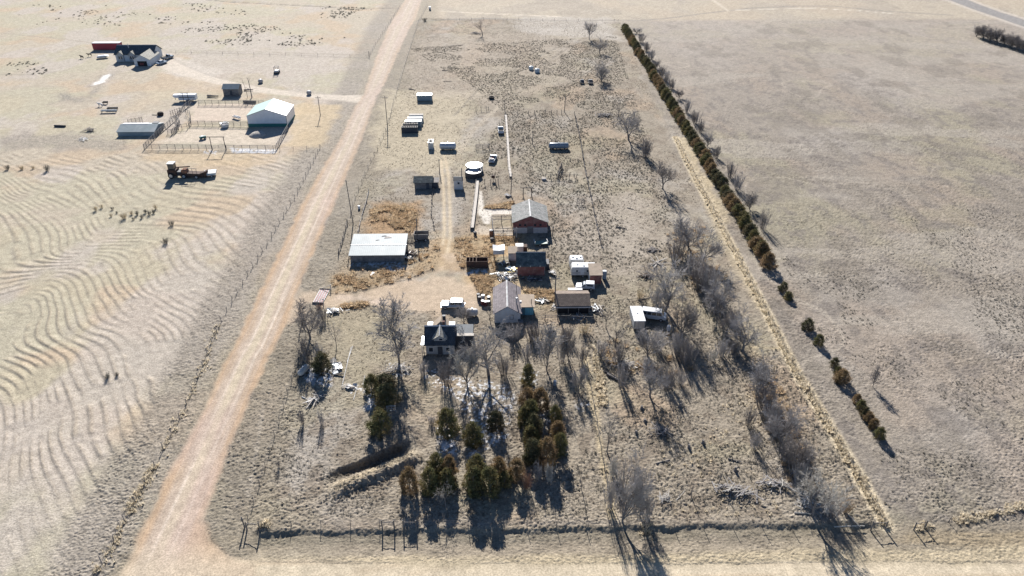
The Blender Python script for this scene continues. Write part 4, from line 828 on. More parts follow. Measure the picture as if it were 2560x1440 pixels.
o = thing('tractor_tyre', 'big black tractor tyre lying flat in the weeds behind bare trees', 'tyre', G(1378, 834)); MB().lathe([(.62, .02), (.95, .02), (1.02, .2), (.95, .42), (.62, .42), (.60, .2), (.62, .02)], 24).build('tread', 'tyre', o); MB().bar((-.03, .05, .1), (0, .1, 1.5), .07).build('stake', 'dark_steel', o)
o = thing('white_barrel', 'white upright barrel beneath the bare tree near the van', 'barrel', G(1671, 826)); MB().lathe([(.36, 0), (.4, .4), (.36, 1.1)], 14).build('shell', 'white_roof', o); MB().lathe([(.36, 1.103), (.02, 1.15)], 14).build('lid', 'white_paint', o)
o = thing('mailbox_cabinet', 'small white utility cabinet beside the road near the far fence', 'cabinet', G(1075, 25)); MB().box(-.5, .5, -.4, .4, .2, 1.7).build('body', 'white_roof', o); MB().box(-.4, .4, -.43, -.403, .0, .6).build('door', 'dark_steel', o)
o = thing('covered_boat', 'small white covered boat on the grass left of ranch house', 'boat', G(257, 145), R(20)); MB().prism([(-2.2, .6), (-1.9, .25), (1.4, .25), (2.4, .75)], -.8, .8, 'y').build('hull', 'white_paint', o); MB().prism([(-2.2, .62), (2.4, .77), (1.2, 1.15), (-1.6, 1.1)], -.8, .8, 'y').build('cover', 'white_roof', o)
def animal(label, px, py, ang, m, cat='calf', s=1.0, name='calf'):
    bm_v = [(-.7, 0, .95), (-.2, 0, .95), (.35, 0, 1.0), (.7, 0, 1.2), (.95, 0, 1.3), (1.15, 0, 1.2)]
    me = bpy.data.meshes.new(name); legs = []; V = list(bm_v); E = [(i, i + 1) for i in range(5)]; rad = [.24, .27, .28, .15, .14, .08]
    for i, x, back in ((0, -.72, -1), (2, .38, 1)):
        for s_ in (-1, 1):
            b = len(V); V += [(x, s_ * .16, .62), (x + (.07 if back < 0 else -.02) * -1, s_ * .17, .33), (x, s_ * .17, 0.0)]; E += [(i, b), (b, b + 1), (b + 1, b + 2)]; rad += [.12, .07, .06]
    b = len(V); V += [(-.95, 0, .9), (-1.0, 0, .45)]; E += [(0, b), (b, b + 1)]; rad += [.05, .03]
    b = len(V); V += [(.92, .2, 1.36), (.92, -.2, 1.36)]; E += [(4, b), (4, b + 1)]; rad += [.04, .04]
    me.from_pydata([tuple(q * s for q in p) for p in V], E, []); o = bpy.data.objects.new(name, me); COL.objects.link(o); md = o.modifiers.new('skin', 'SKIN')
    for i, r in enumerate(rad): me.skin_vertices[0].data[i].radius = (r * s, r * s)
    me.skin_vertices[0].data[1].use_root = True; o.modifiers.new('sub', 'SUBSURF').levels = 1; me.materials.append(M[m]); x, y = G(px, py); o.location = (x, y, 0); o.rotation_euler = (0, 0, R(ang)); tag(o, label, cat); return o
animal('dark calf standing in the left pasture below the covered boat', 224, 141, 200, 'hide_dark'); animal('dark calf near the fence corner left of the ranch house shadow', 205, 146, 160, 'hide_dark')
animal('pale calf standing between the pole pile and low benches', 251, 266, 170, 'white_paint', 'calf')
def pile(name, label, cat, px, py, parts_, n, size, rot=0, L=(1, 3), seed=1, flat=.5, th=(.05, .14)):
    rr = random.Random(seed); o = thing(name, label, cat, G(px, py), R(rot))
    mbs = {m: MB() for m in parts_}
    for k in range(n):
        m = rr.choice(parts_); a = rr.uniform(0, 6.28); l = rr.uniform(*L) / 2; x = rr.gauss(0, size[0] * .5); y = rr.gauss(0, size[1] * .5); z = rr.uniform(.08, flat)
        d = Vector((math.cos(a) * l, math.sin(a) * l, rr.uniform(-.12, .12) * l)); w = rr.uniform(*th)
        if rr.random() < .8: mbs[m].bar(Vector((x, y, z)) - d, Vector((x, y, z)) + d, w * rr.uniform(.9, 1.8), w * .7)
        else: s = w * 3.4; e_ = Vector((d.x, d.y, 0)).normalized() * s; g_ = Vector((-e_.y, e_.x, rr.uniform(-.5, .7) * s)) * rr.uniform(.4, .9); c_ = Vector((x, y, z * .6 + .05 + s * .3)); u_ = Vector((0, 0, .04)); mbs[m].hexa([c_ - e_ - g_, c_ + e_ - g_, c_ + e_ + g_, c_ - e_ + g_], [c_ - e_ - g_ + u_, c_ + e_ - g_ + u_, c_ + e_ + g_ + u_, c_ - e_ + g_ + u_])
    for m, b in mbs.items():
        if b.v: b.build({'pale_wood': 'boards', 'weathered': 'old_boards', 'white_paint': 'white_scrap', 'white_roof': 'white_sheets', 'galvanised': 'metal_scrap', 'rust': 'rusty_scrap', 'paint_blue': 'blue_drum', 'junk_yellow': 'yellow_bags', 'dark_steel': 'dark_scrap', 'bark': 'branches', 'pale_twig': 'bleached_branches', 'twig': 'sticks', 'dark_twig': 'dark_sticks', 'stone': 'stones'}.get(m, 'scrap'), m, o)
    return o
pile('junk_pile', 'long heap of boards and metal scrap left of the red shed', 'junk pile', 1266, 693, ['pale_wood', 'galvanised', 'weathered', 'weathered', 'bark'], 60, (2.4, 1.6), 0, (1, 3), 3, .7)
pile('junk_pile', 'heap of yellow bags and blue drums against the red shed corner', 'junk pile', 1280, 680, ['junk_yellow', 'paint_blue', 'weathered'], 26, (1.2, .8), 0, (.4, 1.2), 4, .8, (.12, .25))
pile('junk_pile', 'scattered scrap behind the junk heap near the lean shed', 'junk pile', 1262, 660, ['weathered', 'dark_steel', 'white_paint'], 28, (1.6, .9), 0, (.5, 1.5), 5, .5)
pile('junk_pile', 'dark scrap lying in the shade before the red shed', 'junk pile', 1330, 700, ['dark_steel', 'galvanised', 'weathered'], 40, (2.4, .8), 0, (.6, 2), 6, .5)
pile('junk_pile', 'white sheets and junk piled at the long metal shed end', 'junk pile', 1027, 640, ['white_paint', 'weathered', 'rust', 'pale_wood', 'dark_steel'], 44, (1.3, 1.6), 0, (.8, 2.2), 7, .9, (.08, .22))
pile('scrap_heap', 'round pale scrap heap between white house and brown garage', 'junk pile', 1356, 752, ['pale_wood', 'stone', 'galvanised', 'weathered'], 46, (1.2, 1.0), 0, (.3, 1), 8, .4)
pile('scrap_heap', 'scrap and stones along the brown garage side wall', 'junk pile', 1386, 770, ['stone', 'galvanised', 'pale_wood'], 26, (.8, 1.0), 0, (.3, .9), 9, .4)
pile('scrap_heap', 'pale junk heap right of the red shed corner', 'junk pile', 1381, 685, ['white_paint', 'weathered', 'pale_wood'], 24, (.9, .6), 0, (.5, 1.4), 10, .7)
pile('lumber_stack', 'leaning lumber stack beside the brown garage right wall', 'lumber', 1484, 775, ['galvanised', 'weathered', 'pale_wood'], 40, (.8, 2.2), 90, (1.5, 3), 11, .7)
pile('brush_heap', 'tangled grey brush heap in front of the brown garage', 'brush pile', 1448, 796, ['pale_twig', 'galvanised', 'weathered'], 40, (1.4, .8), 0, (.8, 2), 12, .7, (.03, .07))
pile('board_heap', 'bleached white board heap below the propane tank', 'boards', 788, 1000, ['white_paint', 'pale_wood', 'weathered'], 26, (.55, 1.2), -30, (1.5, 3.4), 13, .8)
pile('white_wreck', 'white scrapped hull and panels right of lone front juniper', 'junk pile', 842, 920, ['white_paint', 'weathered', 'galvanised', 'pale_wood'], 30, (.6, 1.5), 10, (.8, 2), 14, .4, (.08, .2))
pile('white_wreck', 'low scatter of white scrap below the long white pipes', 'junk pile', 875, 970, ['white_paint', 'weathered', 'pale_wood'], 24, (1.0, .5), 0, (.5, 1.5), 15, .4)
pile('white_wreck', 'white branches and sheets heaped above the small bare tree', 'junk pile', 835, 780, ['white_paint', 'pale_twig', 'galvanised'], 40, (1.5, .8), 0, (.8, 2), 16, .6)
pile('pole_pile', 'grey pole pile in the scrub left of low metal roofed shed', 'pole pile', 225, 328, ['weathered', 'dark_twig'], 34, (1.6, 1.2), 0, (1, 2.6), 17, .9)
pile('bleached_limbs', 'bleached white limbs below the grey pole pile', 'dead limbs', 212, 350, ['white_paint', 'pale_twig'], 20, (2.2, 1.2), 0, (1.5, 3), 18, .5)
pile('brush_pile', 'dark stick pile in the shade of thicket trees', 'brush pile', 1650, 1080, ['twig', 'bark', 'dark_twig'], 70, (1.4, .9), 0, (1, 2.2), 19, 1.0, (.03, .08))
pile('brush_pile', 'grey brush pile of long limbs low in the stump field', 'brush pile', 1835, 1228, ['twig', 'pale_twig', 'bark'], 60, (2.6, .7), -20, (1.5, 3.5), 20, .9, (.04, .1))
pile('brush_pile', 'limb pile near the right willow row', 'brush pile', 1935, 1215, ['twig', 'pale_twig', 'bark'], 40, (2.4, .6), -15, (1.5, 3.2), 21, .8, (.04, .1))
pile('brush_pile', 'small pale stick pile in the tussocks', 'brush pile', 1660, 1248, ['pale_twig', 'twig'], 40, (.9, .7), 0, (.8, 1.8), 22, 1.0, (.03, .06))
pile('brush_pile', 'brown brush heap by the thicket above the big bare tree', 'brush pile', 1612, 690, ['rust', 'dark_twig', 'bark'], 60, (1.8, 1.2), 0, (.6, 1.6), 23, .8, (.04, .1))
pile('brush_pile', 'low limb scatter above the planks in the upper right lot', 'brush pile', 1630, 625, ['dark_twig', 'bark'], 40, (1.6, .8), 0, (.8, 2), 24, .5, (.05, .12))
pile('plank_stack', 'long planks stacked left of the upper thicket', 'lumber', 1643, 658, ['weathered', 'pale_wood'], 12, (.5, .9), 0, (4, 6), 25, .4)
pile('rock_pile', 'whitish rubble by the pole beside the concrete pad', 'rubble', 1270, 490, ['stone', 'white_paint'], 26, (.7, .5), 0, (.2, .6), 26, .4, (.08, .2))
pile('trough_scrap', 'scrap lying against the corral middle fence', 'junk pile', 563, 312, ['galvanised', 'dark_steel'], 26, (.8, .5), 0, (.8, 1.8), 27, 1.2, (.1, .2))
pile('dead_limbs', 'fallen grey limbs beside the snag right of upper paddock', 'dead limbs', 1512, 290, ['twig', 'bark'], 60, (2.6, .9), 0, (1.5, 3.5), 28, .9, (.04, .1))
pile('dead_limbs', 'broken limbs lying at the lone tree foot beyond the paddock', 'dead limbs', 1190, 84, ['bark', 'twig'], 26, (3.0, 1.0), 0, (1.5, 3.5), 29, .6, (.06, .14))
pile('dead_limbs', 'broken limbs below the tall poplar', 'dead limbs', 995, 925, ['twig', 'pale_twig'], 60, (2.3, .8), 0, (1, 2.6), 30, .8, (.03, .07))
pile('dead_limbs', 'bleached dead limbs beside the bottom right willow', 'dead limbs', 2012, 1262, ['pale_twig', 'white_paint'], 26, (1.2, .9), 0, (1, 2.2), 31, 1.2, (.04, .08))
pile('dead_limbs', 'tangled limbs under the dead tree near the van', 'dead limbs', 1560, 915, ['twig', 'dark_twig', 'pale_twig'], 70, (3.0, 1.2), -20, (1, 3), 32, .8, (.04, .09))
# manure mound by the metal barn
o = bpy.data.objects.new('dirt_mound', MB().lathe([(2.9, -.05), (2.4, .35), (1.7, .85), (.9, 1.15), (.05, 1.25)], 22).mesh('dirt_mound', 'manure', 0, True)); COL.objects.link(o)
for v in o.data.vertices: v.co += Vector((1, 1, .6)) * (.35 * (random.random() - .5))
o.location = (*G(645, 338), 0); tag(o, 'pale dirt mound in the shade of the big metal barn', 'dirt mound')
def logs(name, label, cat, pts, r, m, rings=True):
    """a log, pipe or trough lying between two pixels"""
    a = GV(*pts[0]); b = GV(*pts[1]); o = thing(name, label, cat, (a.x, a.y)); b = b - a; mbs = MB(); d = b / 4; p = Vector((0, 0, r)); rr = random.Random(int(pts[0][0]))
    for k in range(4):
        j = Vector((0, 0, rr.uniform(0, r * .5))) if rings else Vector((0, 0, 0)); q = p + d + (Vector((rr.uniform(-.1, .1), rr.uniform(-.1, .1), 0)) if rings else Vector((0, 0, 0)))
        mbs.tube(p, q, r * (1 - .12 * k * rings), r * (1 - .12 * (k + 1) * rings), 8); p = q
    mbs.build('log' if rings else 'pipe', m, o)
    if rings: MB().tube(d * 1.5 + Vector((0, 0, r)), d * 1.7 + Vector((rr.uniform(-.6, .6), .5, .7)), r * .5, r * .2, 5).tube(d * 2.6 + Vector((0, 0, r)), d * 2.9 + Vector((rr.uniform(-.6, .6), -.5, .5)), r * .4, r * .15, 5).build('limb', m, o)
    return o
LOGS = [('large grey fallen log right of the short white dead tree', (1518, 938), (1565, 962), .26, 'weathered'), ('fallen log near the dead tree, lying toward the thicket', (1500, 925), (1540, 945), .16, 'weathered'),
 ('bleached log lying across the front of the bottom right willow', (1985, 1283), (2035, 1286), .13, 'pale_twig'), ('bleached log lying along the lower fence at the willow shadow', (2085, 1318), (2165, 1317), .10, 'pale_twig'),
 ('thin pale log standing off the straw line end', (2120, 1288), (2150, 1318), .08, 'pale_twig'), ('dark log beside the stump field grass clump', (1640, 1160), (1675, 1152), .12, 'weathered'), ('dark log beside straw tuft in the stump field', (1820, 1148), (1852, 1158), .15, 'weathered'),
 ('straight dark pole lying left of the upper thicket', (1595, 752), (1635, 742), .10, 'bark'), ('dark pole lying on bare soil in the far paddock, shorter', (1105, 177), (1122, 177), .12, 'weathered'), ('longer thin pole lying in the far paddock', (1118, 170), (1155, 172), .09, 'weathered'),
 ('thin rail lying below the paddock poles', (1108, 204), (1130, 204), .08, 'weathered'), ('dark beam lying at the mown yard edge by the far grey container', (1022, 223), (1035, 225), .16, 'dark_twig'), ('fallen fence beam right of the red shed', (1362, 703), (1385, 697), .09, 'weathered'),
 ('bent dead limb on the bare ground in the upper right lot', (1568, 520), (1585, 525), .10, 'bark'), ('dark rotten log on bare ground in the upper right lot', (1540, 568), (1566, 572), .16, 'bark'), ('fallen branch below the broken board fence', (1460, 590), (1440, 580), .09, 'bark'),
 ('white fallen post at the board heap by propane tank', (755, 993), (775, 1002), .11, 'white_paint'), ('grey log near the lower snag', (1690, 1252), (1712, 1230), .08, 'pale_twig')]
for l, a, b, r, m in LOGS: logs('fallen_log', l, 'log', (a, b), r, m)
for l, a, b in (('long white pipe lying beside the big juniper pair, left one', (878, 868), (856, 962)), ('long white pipe lying beside its longer twin, right one', (882, 866), (868, 905)), ('short white pipe lying below the white scrap scatter', (893, 968), (884, 1000)), ('white pipe lying along the weeds left of juniper pair', (912, 940), (908, 965))): logs('irrigation_pipe', l, 'pipe', (a, b), .06, 'white_paint', False)
logs('log_trough', 'dark log trough under the double bare tree', 'log', ((610, 227), (633, 226)), .3, 'dark_twig'); logs('log_trough', 'dark flat log pile left of the small skid shed', 'log', ((519, 242), (546, 243)), .4, 'weathered'); logs('log_trough', 'dark tank trough along the top corral rail', 'trough', ((609, 257), (640, 258)), .45, 'dark_steel', False); logs('log_trough', 'short dark culvert in the left scrub', 'culvert', ((137, 317), (164, 318)), .35, 'dark_steel', False)
def bench(label, px, py, m='galvanised', rot=0, L=2.6):
    o = thing('feed_trough', label, 'trough', G(px, py), R(rot)); B = MB().prism([(-.45, .9), (-.3, .45), (.3, .45), (.45, .9), (.37, .9), (.25, .53), (-.25, .53), (-.37, .9)], -L, L, 'x'); B.build('trough', m, o)
    for x in (-L + .2, L - .2): MB().bar((x, -.3, 0), (x, -.25, .45), .1).bar((x, .3, 0), (x, .25, .45), .1).build('leg', 'dark_steel', o)
    return o
bench('grey trough lying left of the corral, front one with a stake', 273, 281, rot=3); bench('dark trough behind the front grey trough left of corral', 282, 275, 'dark_steel', 2, 1.8); bench('white and black trough inside the upper corral pen', 592, 297, 'white_roof', -32, 1.6); bench('small dark trough standing on the pasture by pale calf', 264, 260, 'dark_steel', 0, .9)
o = thing('garden_bench', 'small dark green machine in the lower corral pen', 'machine', G(508, 348), R(35)); MB().box(-1.0, 1.0, -.4, .4, .4, 1.0).build('body', 'green_trim', o, bevel=.06); MB().box(-.5, .3, -.35, .35, 1.003, 1.1).build('cover', 'white_roof', o)
for x in (-.6, .6):
    for s in (-1, 1): wheel(o, x, s * .45, .3, .18)
o = thing('hay_feeder', 'round bale feeder in the corral middle fence', 'bale feeder', G(563, 318)); MB().lathe([(1.2, .1), (1.2, 1.2), (1.15, 1.2), (1.15, .1)], 20).build('ring', 'galvanised', o); MB().lathe([(1.0, 0), (1.0, 1.0), (.1, 1.2)], 14).build('bale', 'stone', o)
o = thing('brush_clump', 'dark round burnt stump by the corral entrance', 'stump', G(402, 288)); MB().lathe([(.9, 0), (1.1, .5), (.8, 1.1), (.1, 1.3)], 11).build('wood', 'hide_dark', o); MB().bar((-.8, 0, .1), (-3, .2, .15), .15).build('limb', 'weathered', o)
o = thing('crate', 'small whitish crate by the broken pens', 'crate', G(1360, 450)); MB().box(-.55, .55, -.3, .3, 0, .5).build('body', 'white_paint', o); MB().box(-.6, .6, -.35, .35, .503, .58).build('lid', 'pale_wood', o)
o = thing('wooden_crate', 'dark wooden crate on a post right of the round tanks', 'crate', G(1233, 452)); MB().box(-.5, .5, -.3, .3, .9, 1.7).build('body', 'rust', o); MB().bar((0, 0, 0), (0, 0, .9), .15).build('post', 'weathered', o)
o = thing('water_heater', 'rusty upright heater with white top left of the red barn', 'tank', G(1228, 590)); MB().lathe([(.45, 0), (.45, 1.6)], 14).build('shell', 'rust_inside', o); MB().lathe([(.45, 1.603), (.02, 1.75)], 14).build('lid', 'white_paint', o)
for l, x, y in (('dark feed barrel left of the rusty heater', 1188, 588), ('dark round feed barrel in the weeds before the barn pipes', 1230, 604)): blob_item('feed_barrel', l, 'barrel', x, y, [(.35, 0), (.42, .45), (.35, .95), (.03, 1.0)], 'dark_steel', extra=([(.2, 1.003), (.02, 1.03)], 'rust', 'lid'))
o = thing('white_sheet', 'white sheet lying on the grass before the long metal shed', 'sheet', G(931, 686), R(70)); MB().hexa([(-.7, -.25, .1), (.7, -.2, .12), (.7, .3, .2), (-.7, .25, .16)], [(-.7, -.25, .14), (.7, -.2, .16), (.7, .3, .24), (-.7, .25, .2)]).build('sheet', 'white_roof', o)
o = thing('livestock_wagon', 'dark slatted wagon standing behind the long metal shed end', 'wagon', G(1053, 604)); MB().box(-1.7, 1.7, 0, .15, .5, 1.9).box(-1.7, 1.7, 1.9, 2.05, .5, 1.9).box(-1.7, -1.55, .16, 1.89, .5, 1.9).build('side', 'grey_planks', o); MB().box(-1.6, 1.6, .16, 1.89, .5, .6).build('floor', 'dark_trim', o)
for x in (-1.1, 1.1):
    for s in (0, 2.05): wheel(o, x, s, .4, .18)
o = thing('wood_rack', 'broken plank rack against the long metal shed right end', 'rack', G(1028, 604)); 
for k in range(7): MB().bar((-.9 + k * .3, 0, 0), (-.7 + k * .3, .8, 1.4 + .2 * (k % 3)), .16, .05).build('plank', 'weathered', o)
MB().bar((-1.0, .3, .7), (1.3, .5, .8), .1).build('rail', 'weathered', o)
o = thing('cattle_guard', 'red and white painted cattle guard across the yard entrance', 'cattle guard', G(803, 741), R(-5))
for k in range(9): MB().box(-1.0 + k * .25, -.87 + k * .25, -2.6, 2.6, .06, .16).build('bar', 'red_metal' if k % 2 else 'white_paint', o)
MB().box(-1.1, 1.2, -2.75, -2.62, .0, .3).box(-1.1, 1.2, 2.62, 2.75, 0, .3).build('frame', 'weathered', o)
for s in (-1, 1): MB().bar((1.35, s * 2.7, 0), (1.35, s * 2.7, 1.3), .14).bar((-1.2, s * 2.7, .0), (1.35, s * 2.7, 1.25), .07).build('wing', 'white_paint', o)
for k, (px, py) in enumerate(((1700, 1018), (1838, 1177), (1722, 1120), (1757, 1108), (1604, 1022), (1590, 1083), (1612, 1054))):
    o = thing('tree_stump', ['dark stump in the tussocks right of the middle thicket', 'dark stump beside a straw tuft low in the stump field', 'greenish split stump in the middle of the stump field', 'leaning dark stump right of the split one', 'small dark stump left of the thicket shadow', 'small round stump left of the dark stick pile', 'low black stump under the thicket shadow'][k], 'stump', G(px, py), 0, 'stumps in the cleared lot'); MB().lathe([(.34, 0), (.24, .2), (.2, .75 - .05 * k), (.16, .85 - .05 * k)], 9).build('wood', 'weathered', o); MB().bar((.1, 0, .3), (.45, -.1, .1), .1).build('root', 'weathered', o)
# ================================================================== fences, poles, corral
POST = {}
def post_mesh(h, r, m):
    k = (round(h, 1), r, m)
    if k not in POST: POST[k] = MB().tube((0, 0, -.2), (0, 0, h), r, r * .9, 6).mesh('post', m)
    return POST[k]
def along(pts, step):
    out = []; P = [Vector(G(*p)) for p in pts]; carry = 0
    for a, b in zip(P[:-1], P[1:]):
        L = (b - a).length; s = carry
        while s < L: out.append((a + (b - a) * s / L)); s += step
        carry = s - L
    out.append(P[-1]); return out
def fence(name, label, pts, step=4.0, h=1.25, r=.06, m='weathered', wires=(.4, .75, 1.1), wm='pipe_steel', ww=.014, lean=.12, cat='wire fence', rails=None, seed=3):
    rr = random.Random(seed); P = along(pts, step); o = thing(name, label, cat, P[0]); me = post_mesh(h, r, m)
    P = P[:99]
    for p in P: kid(o, 'post', me, None, (p.x - P[0].x, p.y - P[0].y, 0), (rr.uniform(-lean, lean), rr.uniform(-lean, lean), 0), (1, 1, rr.uniform(.85, 1.12)))
    W = MB()
    for a, b in zip(P[:-1], P[1:]):
        for z in wires: W.bar((a.x - P[0].x, a.y - P[0].y, z * h / 1.25), (b.x - P[0].x, b.y - P[0].y, z * h / 1.25 + rr.uniform(-.03, .03)), ww)
    if W.v: W.build('rail' if rails else 'wire', wm, o)
    return o
fence('wire_fence', 'crooked post and wire fence along the left verge of the gravel road', [(1000, 18), (940, 110), (925, 138)], 5, seed=4)
fence('wire_fence', 'post and wire fence along the left verge from the barn drive to the corner', [(800, 370), (745, 480), (680, 590), (600, 720), (560, 790), (520, 880), (495, 950), (455, 1035), (400, 1140), (330, 1270), (250, 1420), (210, 1500)], 3.6, 1.3, .07, 'dark_twig', lean=.22)
fence('wire_fence', 'straight post fence along the two rut track beyond the ranch house', [(440, 133), (640, 138), (780, 141), (920, 143)], 7)
fence('wire_fence', 'short post fence from the gravel road toward the corral corner', [(700, 377), (745, 375), (800, 372)], 4)
fence('wire_fence', 'far boundary fence crossing behind the lone tree', [(1060, 52), (1200, 50), (1400, 52), (1545, 54)], 6)
fence('wire_fence', 'roadside fence left of the far paddock and mown yard', [(1068, 14), (1045, 60), (1010, 170), (985, 255), (965, 330), (925, 410), (890, 490), (870, 560)], 5, seed=9)
fence('wire_fence', 'fence from the cattle guard down to the front corner brace', [(795, 765), (760, 850), (720, 985), (690, 1080), (655, 1195), (620, 1300)], 3.5, 1.25, .05, lean=.08)
fence('wire_fence', 'long front fence along the grass bank above the side road', [(655, 1315), (800, 1314), (950, 1313), (1090, 1314), (1300, 1316), (1560, 1318), (1900, 1318), (2185, 1316)], 4.2, 1.25, .05, lean=.06)
fence('wire_fence', 'fence buried in straw down the right side of the lot', [(1690, 345), (1720, 410), (1800, 560), (1910, 770), (1990, 930), (2100, 1110), (2210, 1308)], 4, 1.1, .05)
fence('wire_fence', 'low fence with straw clumps running off the right corner', [(2310, 1318), (2400, 1300), (2560, 1268), (2640, 1255)], 4, 1.2, .06, lean=.2)
fence('wire_fence', 'thin fence between the paddock row of junipers and the stump field', [(1460, 870), (1475, 960), (1500, 1110), (1530, 1290)], 3.5, 1.2, .05, seed=21)
fence('post_row', 'row of bare wooden posts crossing the upper paddock', [(1293, 288), (1320, 287), (1360, 286), (1404, 286)], 1.95, 1.6, .09, wires=(), cat='post row', lean=.1)
fence('post_row', 'short row of broken posts in the paddock by the small crate', [(1362, 446), (1400, 446), (1440, 447)], 1.7, 1.7, .09, wires=(.9,), ww=.07, wm='weathered', cat='post row', lean=.2, seed=8)
fence('post_row', 'short line of posts behind the round tanks', [(1212, 462), (1235, 464), (1246, 462)], 1.6, 1.8, .09, wires=(), cat='post row', seed=10)
fence('post_row', 'few posts at the gate above the mown yard', [(1190, 278), (1205, 277), (1222, 276)], 1.8, 1.5, .08, wires=(.9,), ww=.05, wm='weathered', cat='post row', seed=11)
def board_fence(name, label, pts, m, h=1.1, step=2.6, boards=(.35, .75, 1.05), bw=.2, lean=.1, cat='board fence', seed=5, skip=.12, top=0):
    rr = random.Random(seed); P = along(pts, step)[:99]; o = thing(name, label, cat, P[0]); me = post_mesh(h + .2, .09, m)
    B = MB()
    for i, p in enumerate(P): kid(o, 'post', me, None, (p.x - P[0].x, p.y - P[0].y, 0), (rr.uniform(-lean, lean), rr.uniform(-lean, lean), 0))
    for a, b in zip(P[:-1], P[1:]):
        for z in boards:
            if rr.random() > skip: B.bar((a.x - P[0].x, a.y - P[0].y, z + rr.uniform(-.08, .08)), (b.x - P[0].x, b.y - P[0].y, z + rr.uniform(-.08, .08)), .06, bw)
    B.build('boards', m, o)
    if top:
        Tb = MB()
        for a, b in zip(P[:-1], P[1:]): Tb.bar((a.x - P[0].x + top / 2 + .1, a.y - P[0].y, h * .8), (b.x - P[0].x + top / 2 + .1, b.y - P[0].y, h * .8 + rr.uniform(-.04, .04)), top, .08)
        Tb.build('trough_top', m, o)
    return o
board_fence('board_fence', 'low bleached plank fence between mown yard and paddock', [(1262, 290), (1266, 350), (1270, 420), (1274, 445)], 'pale_wood', .55, 2.4, (.25, .45), .2, seed=6, skip=0, top=.6)
board_fence('board_fence', 'broken grey board fence down the right side of the paddock', [(1437, 288), (1450, 350), (1463, 430), (1478, 500), (1492, 570), (1502, 612)], 'weathered', 1.2, 2.4, (.3, .65, 1.0), .2, .2, seed=7, skip=.2)
board_fence('board_fence', 'long plank feed fence left of the concrete pad', [(1190, 458), (1187, 490), (1182, 530), (1176, 575)], 'pale_wood', .9, 2.4, (.3, .6, .85), .2, .05, seed=8, skip=.05, top=.75)
board_fence('board_fence', 'collapsed grey fence beside the rutted track', [(1083, 470), (1080, 500), (1079, 540), (1085, 572)], 'weathered', .7, 2.2, (.15, .35, .5), .22, .4, seed=9)
board_fence('board_fence', 'bleached leaning rails along the weed patch', [(922, 480), (915, 510), (905, 540), (895, 585)], 'pale_wood', .8, 3, (.2, .5), .12, .3, seed=10)
board_fence('board_fence', 'thin dark fence left of the long metal shed', [(868, 560), (858, 600), (846, 640)], 'weathered', 1.1, 3, (.4, .9), .1, .1, seed=11)
board_fence('board_fence', 'broken board windbreak in front of the lying trailer tank', [(1394, 447), (1401, 425), (1404, 418)], 'weathered', 1.5, 1.8, (.3, .7, 1.1, 1.4), .2, .2, seed=12)
board_fence('board_fence', 'wire and board fence along the brown garage front', [(1330, 800), (1380, 799), (1440, 800), (1490, 803)], 'weathered', 1.1, 2.6, (.5, 1.0), .06, .1, seed=13)
def pipe_fence(name, label, pts, step=2.4, h=1.75, rails=(.4, .75, 1.1, 1.45, 1.7), r=.07, rr_=.035, cat='corral fence', m='pipe_steel', z=0):
    P = along(pts, step)[:99]; o = thing(name, label, cat, P[0]); me = post_mesh(h, r, m); B = MB()
    for p in P: kid(o, 'post', me, None, (p.x - P[0].x, p.y - P[0].y, 0))
    for a, b in zip(P[:-1], P[1:]):
        for q in rails: B.bar((a.x - P[0].x, a.y - P[0].y, q), (b.x - P[0].x, b.y - P[0].y, q), rr_ * 2)
    B.build('rail', m, o); return o
pipe_fence('corral_fence', 'front pipe rail run of the corral left of the gate arch', [(361, 374), (440, 374), (530, 375)])
pipe_fence('corral_fence', 'front pipe rail run of the corral right of the gate arch', [(567, 376), (630, 376), (690, 377)])
pipe_fence('corral_fence', 'diagonal pipe rail run on the left side of corral', [(361, 374), (400, 335), (440, 300), (465, 270), (485, 258)], 2.0)
pipe_fence('corral_fence', 'rear pipe rail run of the corral behind the empty pens', [(497, 262), (560, 262), (660, 263)])
pipe_fence('corral_fence', 'middle pipe rail run ending at the metal barn', [(478, 314), (550, 315), (622, 317)])
pipe_fence('corral_fence', 'pipe rail run from the metal barn corner to the front', [(690, 377), (705, 352), (722, 322)], 2.0)
pipe_fence('corral_fence', 'inner chute run along the left side of corral', [(430, 338), (445, 322), (452, 310), (440, 300)], 1.6)
pipe_fence('corral_fence', 'short inner pen run joining the diagonal side', [(420, 335), (436, 336), (447, 325)], 1.5)
pipe_fence('corral_fence', 'inner square pen run with open top bars', [(444, 312), (446, 325), (468, 325), (478, 312), (476, 288), (466, 287)], 2.2, 2.0, (1.0, 1.95))
pipe_fence('corral_fence', 'closely spaced posts of the sorting alley at the left corral corner', [(428, 290), (440, 286), (452, 282)], .9, 1.9, (.5, 1.0, 1.6), .08)
pipe_fence('barn_pipe_pen', 'upper tall pipe pen run against the red barn', [(1230, 560), (1256, 560), (1282, 560)], 2.4, 2.3, (1.3, 2.2), .08, .05)
pipe_fence('barn_pipe_pen', 'lower tall pipe pen run against the red barn', [(1233, 596), (1260, 596), (1284, 596)], 2.4, 2.3, (.8, 1.5, 2.2), .08, .05)
pipe_fence('barn_pipe_pen', 'side rail of the pipe pen running between its two runs', [(1230, 560), (1232, 578), (1233, 596)], 1.6, 2.3, (1.3, 2.2), .08, .05)
pipe_fence('stock_gate', 'dark metal gate panel standing alone in the mown yard', [(1190, 374), (1206, 374), (1223, 373)], 2.0, 1.6, cat='gate panel')
pipe_fence('stock_gate', 'small dark gate panel by the broken board fence', [(1442, 512), (1452, 512), (1461, 511)], 1.2, 1.3, cat='gate panel')
pipe_fence('stock_gate', 'faint grey gate panel behind the lying trailer tank', [(1378, 355), (1395, 355)], 1.3, 1.1, (.3, .6, .9), cat='gate panel')
